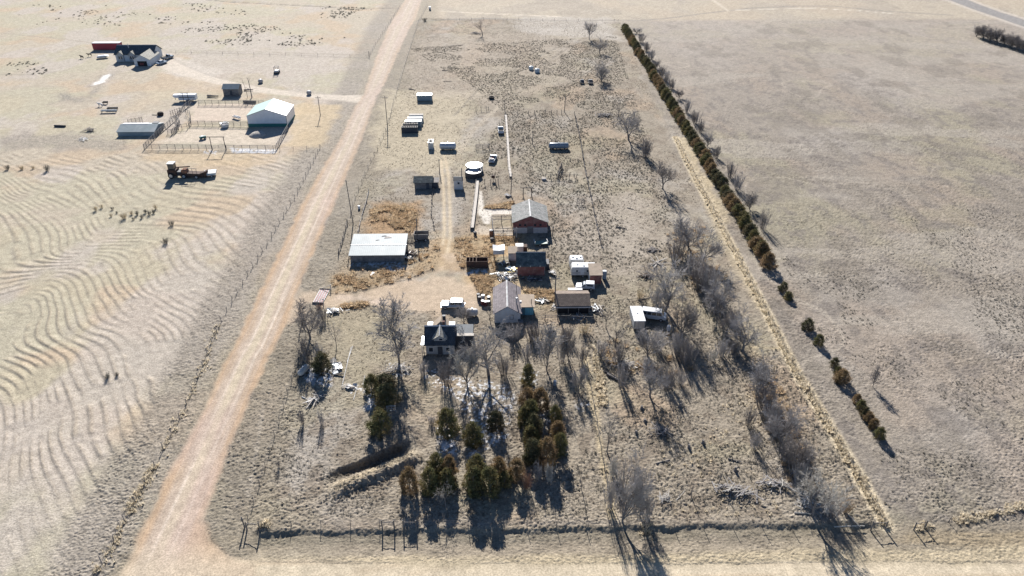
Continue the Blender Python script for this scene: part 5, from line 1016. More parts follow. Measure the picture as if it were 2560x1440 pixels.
pipe_fence('stock_gate', 'leaning hurdle panels behind the low metal roofed shed', [(322, 312), (335, 309), (357, 306)], 1.2, 2.0, cat='gate panel', m='weathered')
pipe_fence('stock_gate', 'metal panel beside the juniper pair above the lone juniper', [(968, 1032), (980, 1030), (990, 1030)], .8, 1.5, (.4, .8, 1.2, 1.45), .05, .03, cat='gate panel', m='galvanised')
def arch(label, xl, xr, py, h, gate=True):
    a = GV(xl, py); b = GV(xr, py); o = thing('gate_arch', label, 'gate arch', (a.x, a.y)); b = b - a
    MB().tube((0, 0, 0), (0, 0, h), .11, n=8).build('post', 'pipe_steel', o); MB().tube(b, b + Vector((0, 0, h)), .11, n=8).build('post', 'pipe_steel', o)
    d = b.normalized(); MB().tube(Vector((0, 0, h)) - d * .8, b + Vector((0, 0, h)) + d * .4, .11, n=8).build('crossbar', 'pipe_steel', o)
    if gate:
        g = MB(); e = b * .92 + Vector((0, 1.2, 0))
        for z in (.3, .6, .9, 1.2, 1.5): g.bar(Vector((0, 0, z)), e + Vector((0, 0, z)), .06)
        for t in (0.03, .5, 1): g.bar(e * t + Vector((0, 0, .3)), e * t + Vector((0, 0, 1.5)), .07)
        g.build('gate', 'pipe_steel', o)
    return o
arch('tall pipe gate arch with swung gate in the corral front', 531, 565, 376, 4.3); arch('small timber goal frame behind the red barn roof', 1308, 1329, 492, 2.6, False)
arch('pale timber frame standing at the corral rear corner', 462, 474, 262, 4.2, False)
def brace(label, pts, h=1.55):
    P = [GV(*p) for p in pts]; o = thing('brace_posts', label, 'fence brace', (P[0].x, P[0].y)); Q = [p - P[0] for p in P]
    for q in Q: MB().tube(q + Vector((0, 0, -.4)), q + Vector((0, 0, h)), .10, .09, 8).build('post', 'weathered', o)
    for a, b in zip(Q[:-1], Q[1:]): MB().tube(a + Vector((0, 0, h * .78)), b + Vector((0, 0, h * .78)), .055, n=6).build('crossbar', 'weathered', o)
    return o
brace('timber H brace in the front fence, left of its pair', [(956, 1322), (986, 1322)], 1.75); brace('timber H brace in the front fence, right of its pair', [(1009, 1322), (1041, 1322)], 1.75)
brace('timber corner brace with pale straw clump at the front left corner', [(618, 1325), (650, 1326)], 1.7); brace('timber corner brace where the straw line meets the front fence', [(2178, 1322), (2213, 1322)], 1.6); brace('timber corner brace at the start of the lower right fence', [(2284, 1325), (2312, 1320)], 1.6)
def pole(label, px, pb, pt, arm=False, m='weathered', r=.13, tilt=0):
    h = HT(px, pb, pt); o = thing('utility_pole', label, 'pole', G(px, pb), 0); o.rotation_euler = (0, R(tilt), 0); MB().tube((0, 0, -.5), (0, 0, h), r, r * .75, 8).build('shaft', m, o)
    if arm: MB().box(-.9, .9, -.06, .06, h - .7, h - .55).build('crossarm', m, o)
    for s in (-1, 1): MB().lathe([(.05, h - .5), (.07, h - .42), (.04, h - .35)], 8, (s * (.7 if arm else .12), 0, 0)).build('insulator', 'stone', o)
    return o
pole('tall utility pole between the farm drive and the gravel road', 801, 288, 240, True); pole('tall utility pole beside the roadside fence and lidded boxes', 969, 318, 240, True); pole('utility pole leaning by the upper paddock plank fence', 1262, 278, 252); pole('tall pole at the right end of the bare post row', 1411, 280, 240, False, tilt=2)
pole('thin pole at the head of the rutted track behind plank shed', 1099, 432, 398); pole('pole standing by the small white shed', 1154, 464, 420, tilt=2); pole('pole in the middle of the paddock beside wires', 1331, 360, 328, tilt=2); pole('tall dark pole in front of the long metal shed end', 1043, 600, 546, False, tilt=2)
pole('pale slim pole before the red barn gable', 1291, 598, 568, False, 'pale_wood', .09); pole('pole standing in the plank fence line above red barn', 1277, 488, 432, False, tilt=3); pole('tall light pole left of the brown garage', 1387, 762, 690, True, 'weathered', .14); pole('short dark post with rubble at the right barn shadow', 1381, 590, 565, False, tilt=4)
pole('leaning roadside pole left of the weed patch', 883, 560, 450, False, 'weathered', .12, tilt=-2)
pole('pole right of the lower row beside the paddock gate', 1205, 350, 300) if False else None
pole('corner pole of the farm drive fence by the gravel road', 923, 142, 128); pole('leaning dark post at the front left corner brace', 612, 1318, 1292, False, 'weathered', .12, -3)
# dead wire stakes near the front left corner tree
pole('tall pole among the shrubs of the upper left tree group', 756, 800, 755, False, 'weathered', .1, -1)
# ================================================================== trees
def grow_tree(seed, style):
    rr = random.Random(seed); T = MB(); C_ = MB()
    P = dict(elm=dict(tr=.26, n0=7, n1=7, n2=6, n3=9, ang=.85, up=.09, l0=.40, l1=.44, l2=.55, l3=.5, start=.2, lf=.6),
             tall=dict(tr=.12, n0=13, n1=7, n2=5, n3=9, ang=.5, up=.15, l0=.72, l1=.33, l2=.5, l3=.5, start=.03, lf=.5),
             dead=dict(tr=.26, n0=6, n1=5, n2=4, n3=3, ang=.8, up=.06, l0=.42, l1=.45, l2=.5, l3=.5, start=.4, lf=.6),
             willow=dict(tr=.20, n0=12, n1=8, n2=6, n3=8, ang=.7, up=.12, l0=.30, l1=.55, l2=.42, l3=.5, start=.03, lf=.5),
             snag=dict(tr=.2, n0=4, n1=3, n2=0, n3=0, ang=.9, up=.05, l0=.9, l1=.22, l2=.5, l3=.5, start=.3, lf=.5))[style]
    def limb(p, d, L, r, segs, mb, sides, gn, up):
        pts = [(p.copy(), r)]; q = p.copy(); d = d.copy()
        for k in range(segs):
            d = (d + Vector((rr.gauss(0, gn), rr.gauss(0, gn), rr.gauss(0, gn) + up))).normalized(); e = q + d * L / segs
            r2 = r * (1 - .62 * (k + 1) / segs); mb.tube(q, e, r * (1 - .62 * k / segs), r2, sides, False); q = e; pts.append((q.copy(), r2))
        return pts, d
    def at(pts, t):
        x = t * (len(pts) - 1); i = min(int(x), len(pts) - 2); f = x - i; a, b = pts[i], pts[i + 1]
        return a[0].lerp(b[0], f), a[1] + (b[1] - a[1]) * f, (b[0] - a[0]).normalized()
    def side(d, ang):
        a = d.orthogonal().normalized(); a.rotate(Matrix.Rotation(rr.uniform(0, 6.28), 3, d)); return (d * math.cos(ang) + a * math.sin(ang)).normalized()
    H = 10.0; tr, td = limb(Vector((0, 0, -.2)), Vector((rr.gauss(0, .05), rr.gauss(0, .05), 1)), H * P['l0'], P['tr'], 5, T, 8, .03 if style == 'tall' else .07, .12 if style == 'tall' else .05)
    for i in range(P['n0']):
        t = P['start'] + (1 - P['start']) * (i + .6) / P['n0']; p, r, d = at(tr, min(t, .99)); L1 = H * P['l1'] * rr.uniform(.75, 1.15) * (1.1 - .35 * t if style == 'tall' else 1)
        a, ad = limb(p, side(d, P['ang'] * rr.uniform(.6, 1.2)), L1, r * .62, 4, T, 6, .13, P['up'])
        for j in range(P['n1']):
            t1 = .25 + .75 * (j + rr.random()) / P['n1']; p1, r1, d1 = at(a, min(t1, .99)); b, bd = limb(p1, side(d1, rr.uniform(.4, .9)), L1 * P['l2'] * rr.uniform(.6, 1.1), max(r1 * .6, .024), 3, T, 4, .18, P['up'] * .7)
            LB = L1 * P['l2']
            for k in range(P['n2']):
                t2 = .2 + .8 * (k + rr.random()) / P['n2']; p2, r2, d2 = at(b, min(t2, .99)); c, cd = limb(p2, side(d2, rr.uniform(.35, .95)), LB * P['l3'] * rr.uniform(.6, 1.2), max(r2 * .6, .016), 2, C_, 3, .2, P['up'] * .6)
                for m_ in range(P['n3']):
                    p3, r3, d3 = at(c, min(.15 + .85 * rr.random(), .99)); e = p3 + side(d3, rr.uniform(.3, .8)) * LB * P['lf'] * rr.uniform(.35, .8)
                    u = (e - p3).orthogonal().normalized() * .021; w = u.cross((e - p3).normalized())
                    C_.add([p3 + u, p3 - u * .5 + w * .87, p3 - u * .5 - w * .87, e], [(0, 1, 3), (1, 2, 3), (2, 0, 3)])
    return T, C_
def norm(T, C_):
    zs = [v[2] for v in T.v + C_.v]; mz = max(zs); rs = sorted(math.hypot(v[0], v[1]) for v in (C_.v or T.v)); s = rs[int(len(rs) * .93)]
    f = lambda mb: [(v[0] / s, v[1] / s, v[2] / mz) for v in mb.v]
    T.v = f(T); C_.v = f(C_)            # radius 1 and height 1: each tree is scaled to its own size
    return T, C_
TREE = {}
def tree_kind(style, k, tw='twig', bk='bark'):
    key = (style, k, tw)
    if key not in TREE:
        T, C_ = norm(*grow_tree(100 * len(style) + 7 * k + 3, style)); TREE[key] = (T.mesh('trunk', bk), C_.mesh('crown', tw) if C_.v else None)
    return TREE[key]
def shrub_kind(k, tw):
    key = ('shrub', k, tw)
    if key not in TREE:
        rr = random.Random(k * 31 + 5); A = MB(); B = MB()
        for i in range(26):
            a = rr.uniform(0, 6.28); r = rr.random() ** .7; d = Vector((math.cos(a) * r * .75, math.sin(a) * r * .75, 1)); p = Vector((math.cos(a) * r * .35, math.sin(a) * r * .35, -.02)); L = rr.uniform(.65, 1.0); q = p + d.normalized() * L
            mid = p.lerp(q, .5) + Vector((rr.gauss(0, .04), rr.gauss(0, .04), 0)); A.tube(p, mid, .016, .011, 4, False).tube(mid, q, .011, .004, 3, False)
            for j in range(26):
                s = p.lerp(q, .2 + .8 * rr.random()); e = s + Vector((rr.gauss(0, .16), rr.gauss(0, .16), abs(rr.gauss(.12, .1)))); u = Vector((.0065, 0, 0)); w = Vector((0, .0065, 0)); B.add([s + u * 1.6, s + w * 1.6, s - u * 1.6 - w * 1.6, e], [(0, 1, 3), (1, 2, 3), (2, 0, 3)])
        TREE[key] = (A.mesh('stems', tw), B.mesh('crown', tw))
    return TREE[key]
def tree(name, label, cat, px, pb, pt, wpx, style, k=0, tw='twig', group=None, rot=None):
    h = max(1.0, HT(px, pb, pt)); w = wpx / PPM(px, pb) / 2; o = thing(name, label, cat, G(px, pb), random.Random(int(px * 7 + pb)).uniform(0, 6.28) if rot is None else rot, group)
    st = style == 'shrub'; a, b = shrub_kind(k, tw) if st else tree_kind(style, k, tw, 'bark' if tw != 'pale_twig' else 'weathered'); o.scale = (w * (1.15 if st else 1), w * (1.15 if st else 1), h)
    kid(o, 'stems' if st else 'trunk', a)
    if b: kid(o, 'crown', b)
    return o
BT = 'bare_tree'
TREES = [
 (BT,'lone gnarled bare tree standing before the far boundary fence',1206,86,30,46,'dead',0,'dark_twig'), (BT,'farthest bare tree of the line right of the far paddock',1473,98,50,34,'elm',1,'twig'), (BT,'bare tree next after the farthest one in the paddock tree line',1498,133,88,34,'elm',2,'twig'), (BT,'bushy bare tree behind the two abandoned dark cars',1503,203,150,48,'willow',0,'twig'),
 (BT,'leaning dead snag above the tangled fallen limbs',1546,292,238,40,'dead',1,'dark_twig'), (BT,'broad bare tree in the gap left of the long juniper hedge',1572,350,266,74,'elm',0,'twig'), (BT,'isolated small round bare tree on pale bare soil in the upper right lot',1657,472,405,64,'elm',1,'dark_twig'),
 (BT,'topmost pale feathery tree of the right thicket',1720,618,528,92,'willow',1,'twig'), (BT,'dense tree right of the feathery one in the thicket',1757,655,565,80,'elm',2,'twig'), (BT,'largest spreading bare tree standing over the old van',1662,778,648,128,'elm',0,'twig'), (BT,'dark bushy bare tree right of the largest spreading one',1790,785,685,84,'willow',0,'twig'), (BT,'dense bare tree just right of the old van',1700,850,745,78,'willow',1,'dark_twig'),
 (BT,'sparse dead tree with thick forked limbs left of box trailer',1538,865,745,92,'dead',0,'dark_twig'), (BT,'open spreading tree at the right lot edge by the thin straw spur',1857,878,768,100,'elm',2,'twig'), (BT,'bushy tree below the open spreading one at the right edge',1893,985,888,84,'willow',0,'twig'), (BT,'grey bare tree in the middle lot with a long fan of shadow',1625,992,905,88,'elm',1,'twig'),
 (BT,'slender tall bare tree on the thin straw fence line',1517,1130,1000,60,'dead',2,'twig'), (BT,'big bushy tree casting long limb shadows over the side road',1556,1305,1132,116,'willow',1,'twig'), (BT,'smaller bare tree against the right flank of the big bushy tree',1600,1290,1180,60,'elm',2,'twig'), (BT,'spreading bare willow at the bottom right corner of the lot',2032,1290,1168,118,'elm',0,'pale_twig'),
 (BT,'purple grey tree high in the right row near the straw fence',1950,1110,1008,90,'willow',0,'twig'), (BT,'lowest dense tree of the right row above the corner willow',1978,1190,1090,94,'willow',1,'dark_twig'), (BT,'tall narrow bare poplar left of the old farmhouse',998,905,726,86,'tall',0,'twig'), (BT,'broad bare tree left of the drive at the yard entrance',776,845,758,104,'elm',1,'dark_twig'), (BT,'small slim bare tree under the white scrap heap',841,868,788,40,'dead',1,'twig'),
 (BT,'huge bare tree between the old farmhouse and white house',1222,938,768,136,'elm',2,'twig'), (BT,'pale feathery willow in front of the farmhouse annex',1168,962,845,66,'willow',0,'pale_twig'), (BT,'upright bare tree below the white house, right of the huge one',1366,925,810,66,'tall',1,'twig'), (BT,'dense narrow bare tree right of the upright one',1420,895,805,52,'willow',1,'dark_twig'), (BT,'small bare tree beside the straw fence near the blue drum',1446,980,905,42,'willow',0,'twig'),
 (BT,'bare bushy tree in front of the white box trailer',1618,890,805,76,'willow',0,'twig'), (BT,'thin dead tree with bleached crown among the front junipers',1115,1270,1198,48,'dead',2,'pale_twig'), (BT,'dark bare snag left of the big bushy tree near the front fence',1453,1222,1160,42,'snag',0,'dark_twig'), (BT,'short broken snag in the tussocks of the stump field',1728,1240,1206,24,'snag',1,'bark'), (BT,'small bare tree behind the farmhouse by the station wagon',1160,808,765,44,'willow',1,'twig'),
 (BT,'small bare tree with dark forks left of the white house',1224,800,752,44,'dead',1,'dark_twig'), (BT,'left one of the paired bare trees on the left farm',619,243,190,24,'snag',0,'dark_twig'), (BT,'right one of the paired bare trees on the left farm',630,243,188,24,'snag',1,'dark_twig'), (BT,'lone thin bare tree with a long shadow in the right pasture',2182,968,915,26,'tall',2,'dark_twig'), (BT,'bare tree leaning into the thicket near the right middle row',1815,835,775,60,'elm',1,'dark_twig'),
 (BT,'slim bare sapling in the stump field below the dark stump',1910,1150,1090,40,'dead',0,'twig'), (BT,'thin sapling above the brush pile in the stump field',1795,1210,1165,26,'snag',1,'twig'), (BT,'bare bush tree with forks right of brown garage front',1515,820,760,48,'dead',2,'dark_twig')]
for n, l, px, pb, pt, w, st, k, tw in TREES: tree(n, l, 'tree', px, pb, pt, w, st, k, tw)
SB = 'bare_shrub'
SHR = [('brown bare shrub in the shade before the farmhouse',1115,962,895,58,'dark_twig'), ('dark shrub under the tree at the yard entrance',770,905,845,52,'dark_twig'), ('grey shrub right of the dark one near lone juniper',800,905,855,40,'twig'), ('grey shrub left of the farmhouse front corner',1060,935,900,36,'twig'), ('shrub at the white house front steps',1330,850,812,54,'dark_twig'), ('shrub between white house and huge bare tree',1285,850,805,50,'twig'), ('brown shrub at the huge bare tree foot',1262,938,888,56,'dark_twig'), ('small shrub right of the huge bare tree shade',1318,900,860,34,'twig'),
 ('dark shrub left of the board heap',757,1060,1022,24,'dark_twig'), ('pale small shrub right of the board heap',806,1062,1022,22,'twig'), ('grey low shrub left of the round juniper',1078,1060,1040,30,'twig'), ('shrub below the juniper column in the front lot',1345,1200,1155,34,'twig'), ('pale shrub at the foot of the juniper column right side',1375,1205,1158,34,'pale_twig'), ('small dark bush below the isolated round tree',1612,393,345,44,'dark_twig'), ('dark shrub under the thicket top tree',1690,650,590,66,'dark_twig'), ('shrub in the thicket between the two top trees',1735,690,630,70,'twig'),
 ('dense shrub in the thicket below the top trees',1745,720,650,90,'dark_twig'), ('shrub in the thicket right part over the shade',1770,735,665,72,'twig'), ('shrub at the spreading tree foot by the van',1640,760,715,50,'twig'), ('straw coloured shrub left of the spreading tree',1600,745,722,28,'straw'), ('shrub below the van among limbs',1640,870,830,60,'twig'), ('dark shrub beside the white barrel',1715,910,850,60,'dark_twig'), ('grey shrub below the dense tree at white barrel',1690,880,835,56,'twig'), ('shrub on the right row near the open spreading tree',1835,880,840,44,'dark_twig'),
 ('grey mound shrub left of the open spreading tree',1805,890,845,52,'twig'), ('pale mound shrub in the lot right of the grey one',1780,905,875,36,'pale_twig'), ('dark shrub of the right row under bushy tree',1905,1020,960,72,'dark_twig'), ('shrub of the right row leaning to the straw fence',1925,1055,995,66,'twig'), ('dark shrub between the two lower row trees',1935,1085,1040,60,'dark_twig'), ('shrub at the lower row beside the stump field',1965,1150,1090,74,'dark_twig'), ('dense shrub at the lower row end',2000,1205,1145,66,'twig'), ('dry shrub right of the corner willow trunk',2080,1290,1235,66,'dark_twig'),
 ('orange dry shrub right edge of the corner willow',2110,1278,1240,46,'kochia'), ('small shrub of the right row with straw tufts',1885,1120,1080,40,'twig'), ('brown low shrub by the stump field straw',1870,1060,1020,44,'dark_twig'), ('green grey low shrub at the big bushy tree foot',1615,1290,1235,50,'twig'), ('shrub left at the big bushy tree base',1525,1270,1190,50,'twig'), ('shrub above the big bushy tree on the fence line',1530,1190,1140,44,'pale_twig'), ('dark shrub at the fence line by dead tree',1545,905,855,60,'dark_twig'), ('shrub in the tangle left of dead tree',1500,890,850,50,'twig'),
 ('grey shrub in the middle lot left of the grey tree',1555,965,905,40,'twig'), ('dark shrub at the grey tree right side',1670,970,915,50,'dark_twig'), ('shrub beside the straw fence near small bare tree',1455,905,865,40,'dark_twig'), ('shrub below dense narrow bare tree',1405,905,850,36,'twig'), ('round sage shrub behind the far boundary corner',1062,53,44,16,'sage'), ('red brown shrub at the front juniper group end',1318,1222,1178,34,'red_brush'), ('rusty shrub beside the left front juniper',1008,1222,1188,24,'red_brush'), ('red twig shrub at the cattle guard',800,775,758,24,'red_brush'),
 ('shrub heap at the yard entrance above the broad tree',810,800,770,44,'dark_twig'), ('dark shrub behind the lying tyre',1345,845,808,50,'dark_twig'), ('shrub along the garage wire fence',1420,850,812,40,'dark_twig'), ('straw coloured bush on the garage wire fence',1462,832,808,52,'straw'), ('shrub in the front tussocks below the lone juniper',697,1170,1150,14,'dark_twig'), ('shrub by the lying limbs in the lot middle',1700,960,925,36,'twig')]
for i, (l, px, pb, pt, w, tw) in enumerate(SHR): tree(SB, l, 'shrub', px, pb, pt, w, 'shrub', i % 3, tw)
WB = [(1592,84,66,26),(1603,106,84,26),(1616,128,104,28),(1628,150,124,28),(1640,172,146,30),(1652,194,164,32),(1664,206,176,30),(1680,222,196,26),(1697,246,218,26),(1716,282,246,28),(1738,308,274,34),(1750,330,298,24),(1768,366,326,32),(1790,396,364,28),(1825,444,404,34),(1842,474,430,38),(1874,524,476,40),(1906,572,520,32)]
for i, (px, pb, pt, w) in enumerate(WB): tree('bare_bush', ordinal(i + 1) + ' bare bush from the far end of the row behind the long hedge', 'bush', px, pb, pt, w, 'shrub' if i % 4 else 'willow', i % 2, 'dark_twig' if i % 3 else 'twig', 'bare bushes behind the hedge')
for i in range(16):
    t = i / 15.0; tree('windbreak_tree', ordinal(i + 1) + ' bare tree from the left end of the far right windbreak', 'tree', 2440 + 130 * t + 9 * (i % 2), 92 + 42 * t, 60 + 44 * t - 4 * (i % 3), 34, 'willow', i % 2, 'dark_twig', 'far windbreak of bare trees')
# ------------------------------------------------------------------ junipers
JUN = {}
def juniper_kind(k, m, shape=1.0, n=4200):
    key = (k, m)
    if key in JUN: return JUN[key]
    rr = np.random.RandomState(k * 13 + 1); nc = 90
    zc = rr.rand(nc); ang = rr.rand(nc) * 6.283; prof = np.where(zc < .3, .72 + zc * .93, np.power(np.clip((1.02 - zc) / .72, 0, 1), .55)); rad = prof * (.45 + .55 * np.sqrt(rr.rand(nc))) * (.85 + .3 * rr.rand(nc))
    c = np.stack([np.cos(ang) * rad, np.sin(ang) * rad, zc * .93], 1); per = n // nc
    P = np.repeat(c, per, 0) + rr.randn(nc * per, 3) * np.array([.13, .13, .042]); P[:, 2] = np.clip(P[:, 2], .01, 1.03)
    d = rr.randn(len(P), 3); d[:, 2] = np.abs(d[:, 2]) + .7; d /= np.linalg.norm(d, axis=1)[:, None]; s = rr.randn(len(P), 3); s -= d * (s * d).sum(1)[:, None]; s /= np.linalg.norm(s, axis=1)[:, None]
    L = (.045 + .05 * rr.rand(len(P)))[:, None]; S = np.array([1.25, 1.25, .42])
    V = np.stack([P - s * L * .5 * S, P + s * L * .5 * S, P + d * L * 1.7 * S], 1).reshape(-1, 3); F_ = np.arange(len(V)).reshape(-1, 3)
    me = bpy.data.meshes.new('crown'); me.from_pydata(V.tolist(), [], F_.tolist()); me.materials.append(M[m])
    T = MB().tube((0, 0, -.05), (0, 0, .8), .09, .02, 6)
    for q in range(9):
        a = q * 2.4; z = .12 + .07 * q; T.tube((0, 0, z), (.6 * math.cos(a) * (1 - z), .6 * math.sin(a) * (1 - z), z + .12), .03, .008, 4, False)
    JUN[key] = (T.mesh('trunk', 'bark'), me); return JUN[key]
def juniper(label, px, pb, pt, wpx, m='juniper', k=0, group=None):
    h = max(1.2, HT(px, pb, pt)); w = 1.3 * wpx / PPM(px, pb) / 2; o = thing('juniper', label, 'juniper', G(px, pb), (px * 3.7) % 6.28, group); a, b = juniper_kind(k % 4, m); o.scale = (w, w, h); kid(o, 'trunk', a); kid(o, 'crown', b); return o
FJ = [(930,978,936,30,'juniper','left juniper of the pair beside the snow patch'),(962,968,938,46,'juniper_dark','rear dark juniper behind the pair beside snow patch'),(967,1004,964,52,'juniper','wide front juniper of the pair beside snow patch'),(954,1084,1024,48,'juniper','lone juniper whose shadow falls over the trench'),(1119,1082,1024,48,'juniper','large round juniper with blue white snow in its shadow'),(1182,1108,1057,40,'juniper','middle lone juniper with snow shadow, right of the large round one'),(1239,1071,1028,36,'juniper_dark','dark lone juniper on the edge of snowy ground'),(808,931,882,38,'juniper_dark','lone dark juniper beside the propane tank'),
 (1320,962,910,28,'juniper','small upright juniper above the juniper column'),(1318,1012,970,36,'juniper_brown','top left brownish juniper of the column'),(1350,1022,972,38,'juniper_brown','top right brown juniper of the column'),(1326,1050,1000,34,'juniper','second left juniper down the column'),(1316,1062,1015,38,'juniper','bushy left juniper halfway down the column'),(1334,1085,1035,36,'juniper_dark','dark juniper in the column middle'),(1328,1108,1066,36,'juniper','left juniper low in the column'),(1331,1155,1098,40,'juniper_dark','lowest left dark juniper of the column'),(1366,1156,1094,42,'juniper_brown','lowest right brown juniper of the column'),
 (1388,1056,1014,28,'juniper','top juniper of the short right file'),(1392,1092,1054,32,'juniper_brown','middle brown juniper of the short right file'),(1399,1136,1084,32,'juniper','bottom juniper of the short right file'),(1025,1228,1168,36,'juniper_brown','leftmost front juniper standing by itself'),(1092,1190,1134,38,'juniper','rear left juniper of the left front cluster'),(1124,1195,1140,32,'juniper_brown','rear right brown juniper of the left front cluster'),(1075,1228,1172,38,'juniper','front left juniper of the left front cluster'),(1119,1224,1174,36,'juniper','front right juniper of the left front cluster'),
 (1192,1196,1138,42,'juniper','rear juniper of the middle front cluster'),(1185,1230,1168,42,'juniper','front left juniper of the middle front cluster'),(1225,1232,1168,44,'juniper','front centre juniper of the middle front cluster'),(1246,1198,1144,36,'juniper_brown','rear right juniper of the middle front cluster'),(1261,1214,1178,30,'juniper','small right juniper of the middle front cluster'),(1290,1196,1146,34,'juniper_brown','lone brownish juniper right of the middle front cluster'),
 (1957,728,705,20,'juniper_dark','upper one of the two field junipers just below the hedge end'),(1970,748,729,19,'juniper','lower one of the two field junipers just below the hedge end'),(2018,824,796,23,'juniper_dark','upper juniper of the second field pair'),(2045,862,836,20,'juniper','lower juniper of the second field pair'),(2084,918,894,18,'juniper_dark','upper small juniper of the third field group'),(2094,934,916,16,'juniper','middle small juniper of the third field group'),(2103,954,924,30,'juniper_brown','large lower juniper of the third field group'),
 (2141,1008,986,18,'juniper_brown','top juniper of the last field file'),(2150,1026,1000,20,'juniper','second juniper down the last field file'),(2160,1040,1016,19,'juniper_dark','third juniper down the last field file'),(2170,1054,1030,20,'juniper_brown','fourth juniper down the last field file'),(2181,1070,1046,20,'juniper_brown','fifth juniper down the last field file'),(2196,1096,1068,22,'juniper','lowest juniper of the last field file')]
for i, (px, pb, pt, w, m, l) in enumerate(FJ): juniper(l, px, pb, pt, w, m, i)
a = Vector(G(1561, 76)); b = Vector(G(1905, 640)); NH = 66
hr = random.Random(5)
for i in range(NH):
    t = i / (NH - 1.0); p = a.lerp(b, t); o = thing('hedge_juniper', ordinal(i + 1) + ' juniper from the far tip of the long unbroken hedge row', 'juniper', (p.x + hr.gauss(0, .25), p.y + hr.gauss(0, .3)), hr.uniform(0, 6.28), 'junipers of the long hedge row')
    ja, jb = juniper_kind(i % 4, ['juniper', 'juniper_dark', 'juniper_brown', 'juniper_dark', 'juniper'][hr.randrange(5)]); s = hr.uniform(1.5, 2.0); o.scale = (s, s, hr.uniform(2.9, 3.9)); kid(o, 'trunk', ja); kid(o, 'crown', jb)
juniper('last but one juniper at the near tip of the hedge row, set apart', 1902, 636, 602, 30, 'juniper', 1); juniper('last juniper at the near tip of the hedge row', 1919, 668, 632, 32, 'juniper_brown', 2)
# ------------------------------------------------------------------ sage bushes on the furrows
SG = [(239,526,16,'pale topped sage clump at the left end of the furrow clump line'),(254,520,14,'dark sage clump right of the pale topped one'),(281,524,11,'small sage clump in the gap of the furrow clump line'),(293,533,9,'smallest sage clump in the furrow clump line'),(278,541,10,'low sage clump left of the big pale one'),(311,546,22,'largest pale sage clump of the furrow line'),(329,536,14,'pale sage clump right of the largest one'),(344,537,14,'dark sage clump in the right bunch, left edge'),(355,545,14,'dark sage clump in the right bunch, lower edge'),(364,532,14,'sage clump in the right bunch centre'),(373,537,15,'dark low sage clump of the right bunch'),(384,533,14,'sage clump right of the bunch centre'),(390,522,15,'pale topped sage clump at the right bunch tip'),(334,549,10,'small dark clump below the right bunch'),(430,563,18,'lone sage clump on the furrows right of the bunch'),(414,609,22,'lone big sage clump lower on the furrows'),(20,424,16,'grey sage clump at the upper furrow edge, far left'),(55,424,14,'pale sage clump second from the left frame at upper furrows'),(84,422,12,'small sage clump near the pale upper furrow clump'),(118,427,20,'dark sage clump right end of the upper furrow group'),(270,945,22,'dark sage clump on the lower furrows, left of its pair'),(293,940,14,'small dark sage clump right of its lower furrow twin')]
for i, (px, py, w, l) in enumerate(SG):
    r = w / PPM(px, py) / 2; o = thing('sage_clump', l, 'bush', G(px, py), i * 1.3, 'sage clumps on the furrows'); a, b = shrub_kind(i % 3, 'straw' if 'pale' in l else 'sage'); o.scale = (r * 1.2, r * 1.2, r * 1.5); kid(o, 'stems', a); kid(o, 'crown', b)
# ================================================================== uncountable grass, straw, weeds
def tuft_base(seed, n, spread, up, wd):
    rr = np.random.RandomState(seed); V = []; F_ = []
    for i in range(n):
        a = rr.rand() * 6.283; r = rr.rand() ** .5 * spread * .55; p = np.array([math.cos(a) * r, math.sin(a) * r, 0]); l = rr.uniform(.55, 1) * up; o_ = np.array([math.cos(a) * spread * rr.uniform(.2, .8), math.sin(a) * spread * rr.uniform(.2, .8), l]); t = np.array([-math.sin(a), math.cos(a), 0]) * wd
        V += [p - t, p + t, p + o_]; k = len(V); F_.append((k - 3, k - 2, k - 1))
    return np.array(V), np.array(F_)
def scatter(name, label, m, P, size, base, zup=1.0):
    V, F_ = base; n = len(P); rr = np.random.RandomState(len(name) + n); a = rr.rand(n) * 6.283; s = size * rr.uniform(.6, 1.35, n); ca, sa = np.cos(a), np.sin(a)
    _, Zs, _ = field(P[:, 0].copy(), P[:, 1].copy())
    X = (V[None, :, 0] * ca[:, None] - V[None, :, 1] * sa[:, None]) * s[:, None] + P[:, 0:1]; Y = (V[None, :, 0] * sa[:, None] + V[None, :, 1] * ca[:, None]) * s[:, None] + P[:, 1:2]; Zv = V[None, :, 2] * (s * zup * rr.uniform(.75, 1.25, n))[:, None] + Zs[:, None] - .03
    W = np.stack([X, Y, Zv], -1).reshape(-1, 3); Q = (F_[None] + (np.arange(n) * len(V))[:, None, None]).reshape(-1, F_.shape[1])
    me = bpy.data.meshes.new(name); me.vertices.add(len(W)); me.vertices.foreach_set('co', W.astype(np.float32).ravel()); me.loops.add(Q.size); me.loops.foreach_set('vertex_index', Q.astype(np.int32).ravel()); me.polygons.add(len(Q)); me.polygons.foreach_set('loop_start', np.arange(0, Q.size, 3, dtype=np.int32)); me.update(); me.materials.append(M[m])
    o = bpy.data.objects.new(name, me); COL.objects.link(o); o['kind'] = 'stuff'; o['label'] = label; o['category'] = name.replace('_', ' '); return o
def pts_in(poly, n, seed, thr=0.0, sc_=9.0, avoid=True):
    P_ = pix(poly); rr = np.random.RandomState(seed); xs = [p[0] for p in P_]; ys = [p[1] for p in P_]; Q = np.stack([rr.uniform(min(xs), max(xs), n), rr.uniform(min(ys), max(ys), n)], 1)
    k = sdf(Q[:, 0], Q[:, 1], P_, 2) < 0
    if thr: k &= fbm(Q[:, 0] / sc_, Q[:, 1] / sc_, seed) > thr
    if avoid: k &= (sdf(Q[:, 0], Q[:, 1], P_DRIVE, 2) > .3) & (sdf(Q[:, 0], Q[:, 1], P_ROAD, 2) > .5)
    return Q[k]
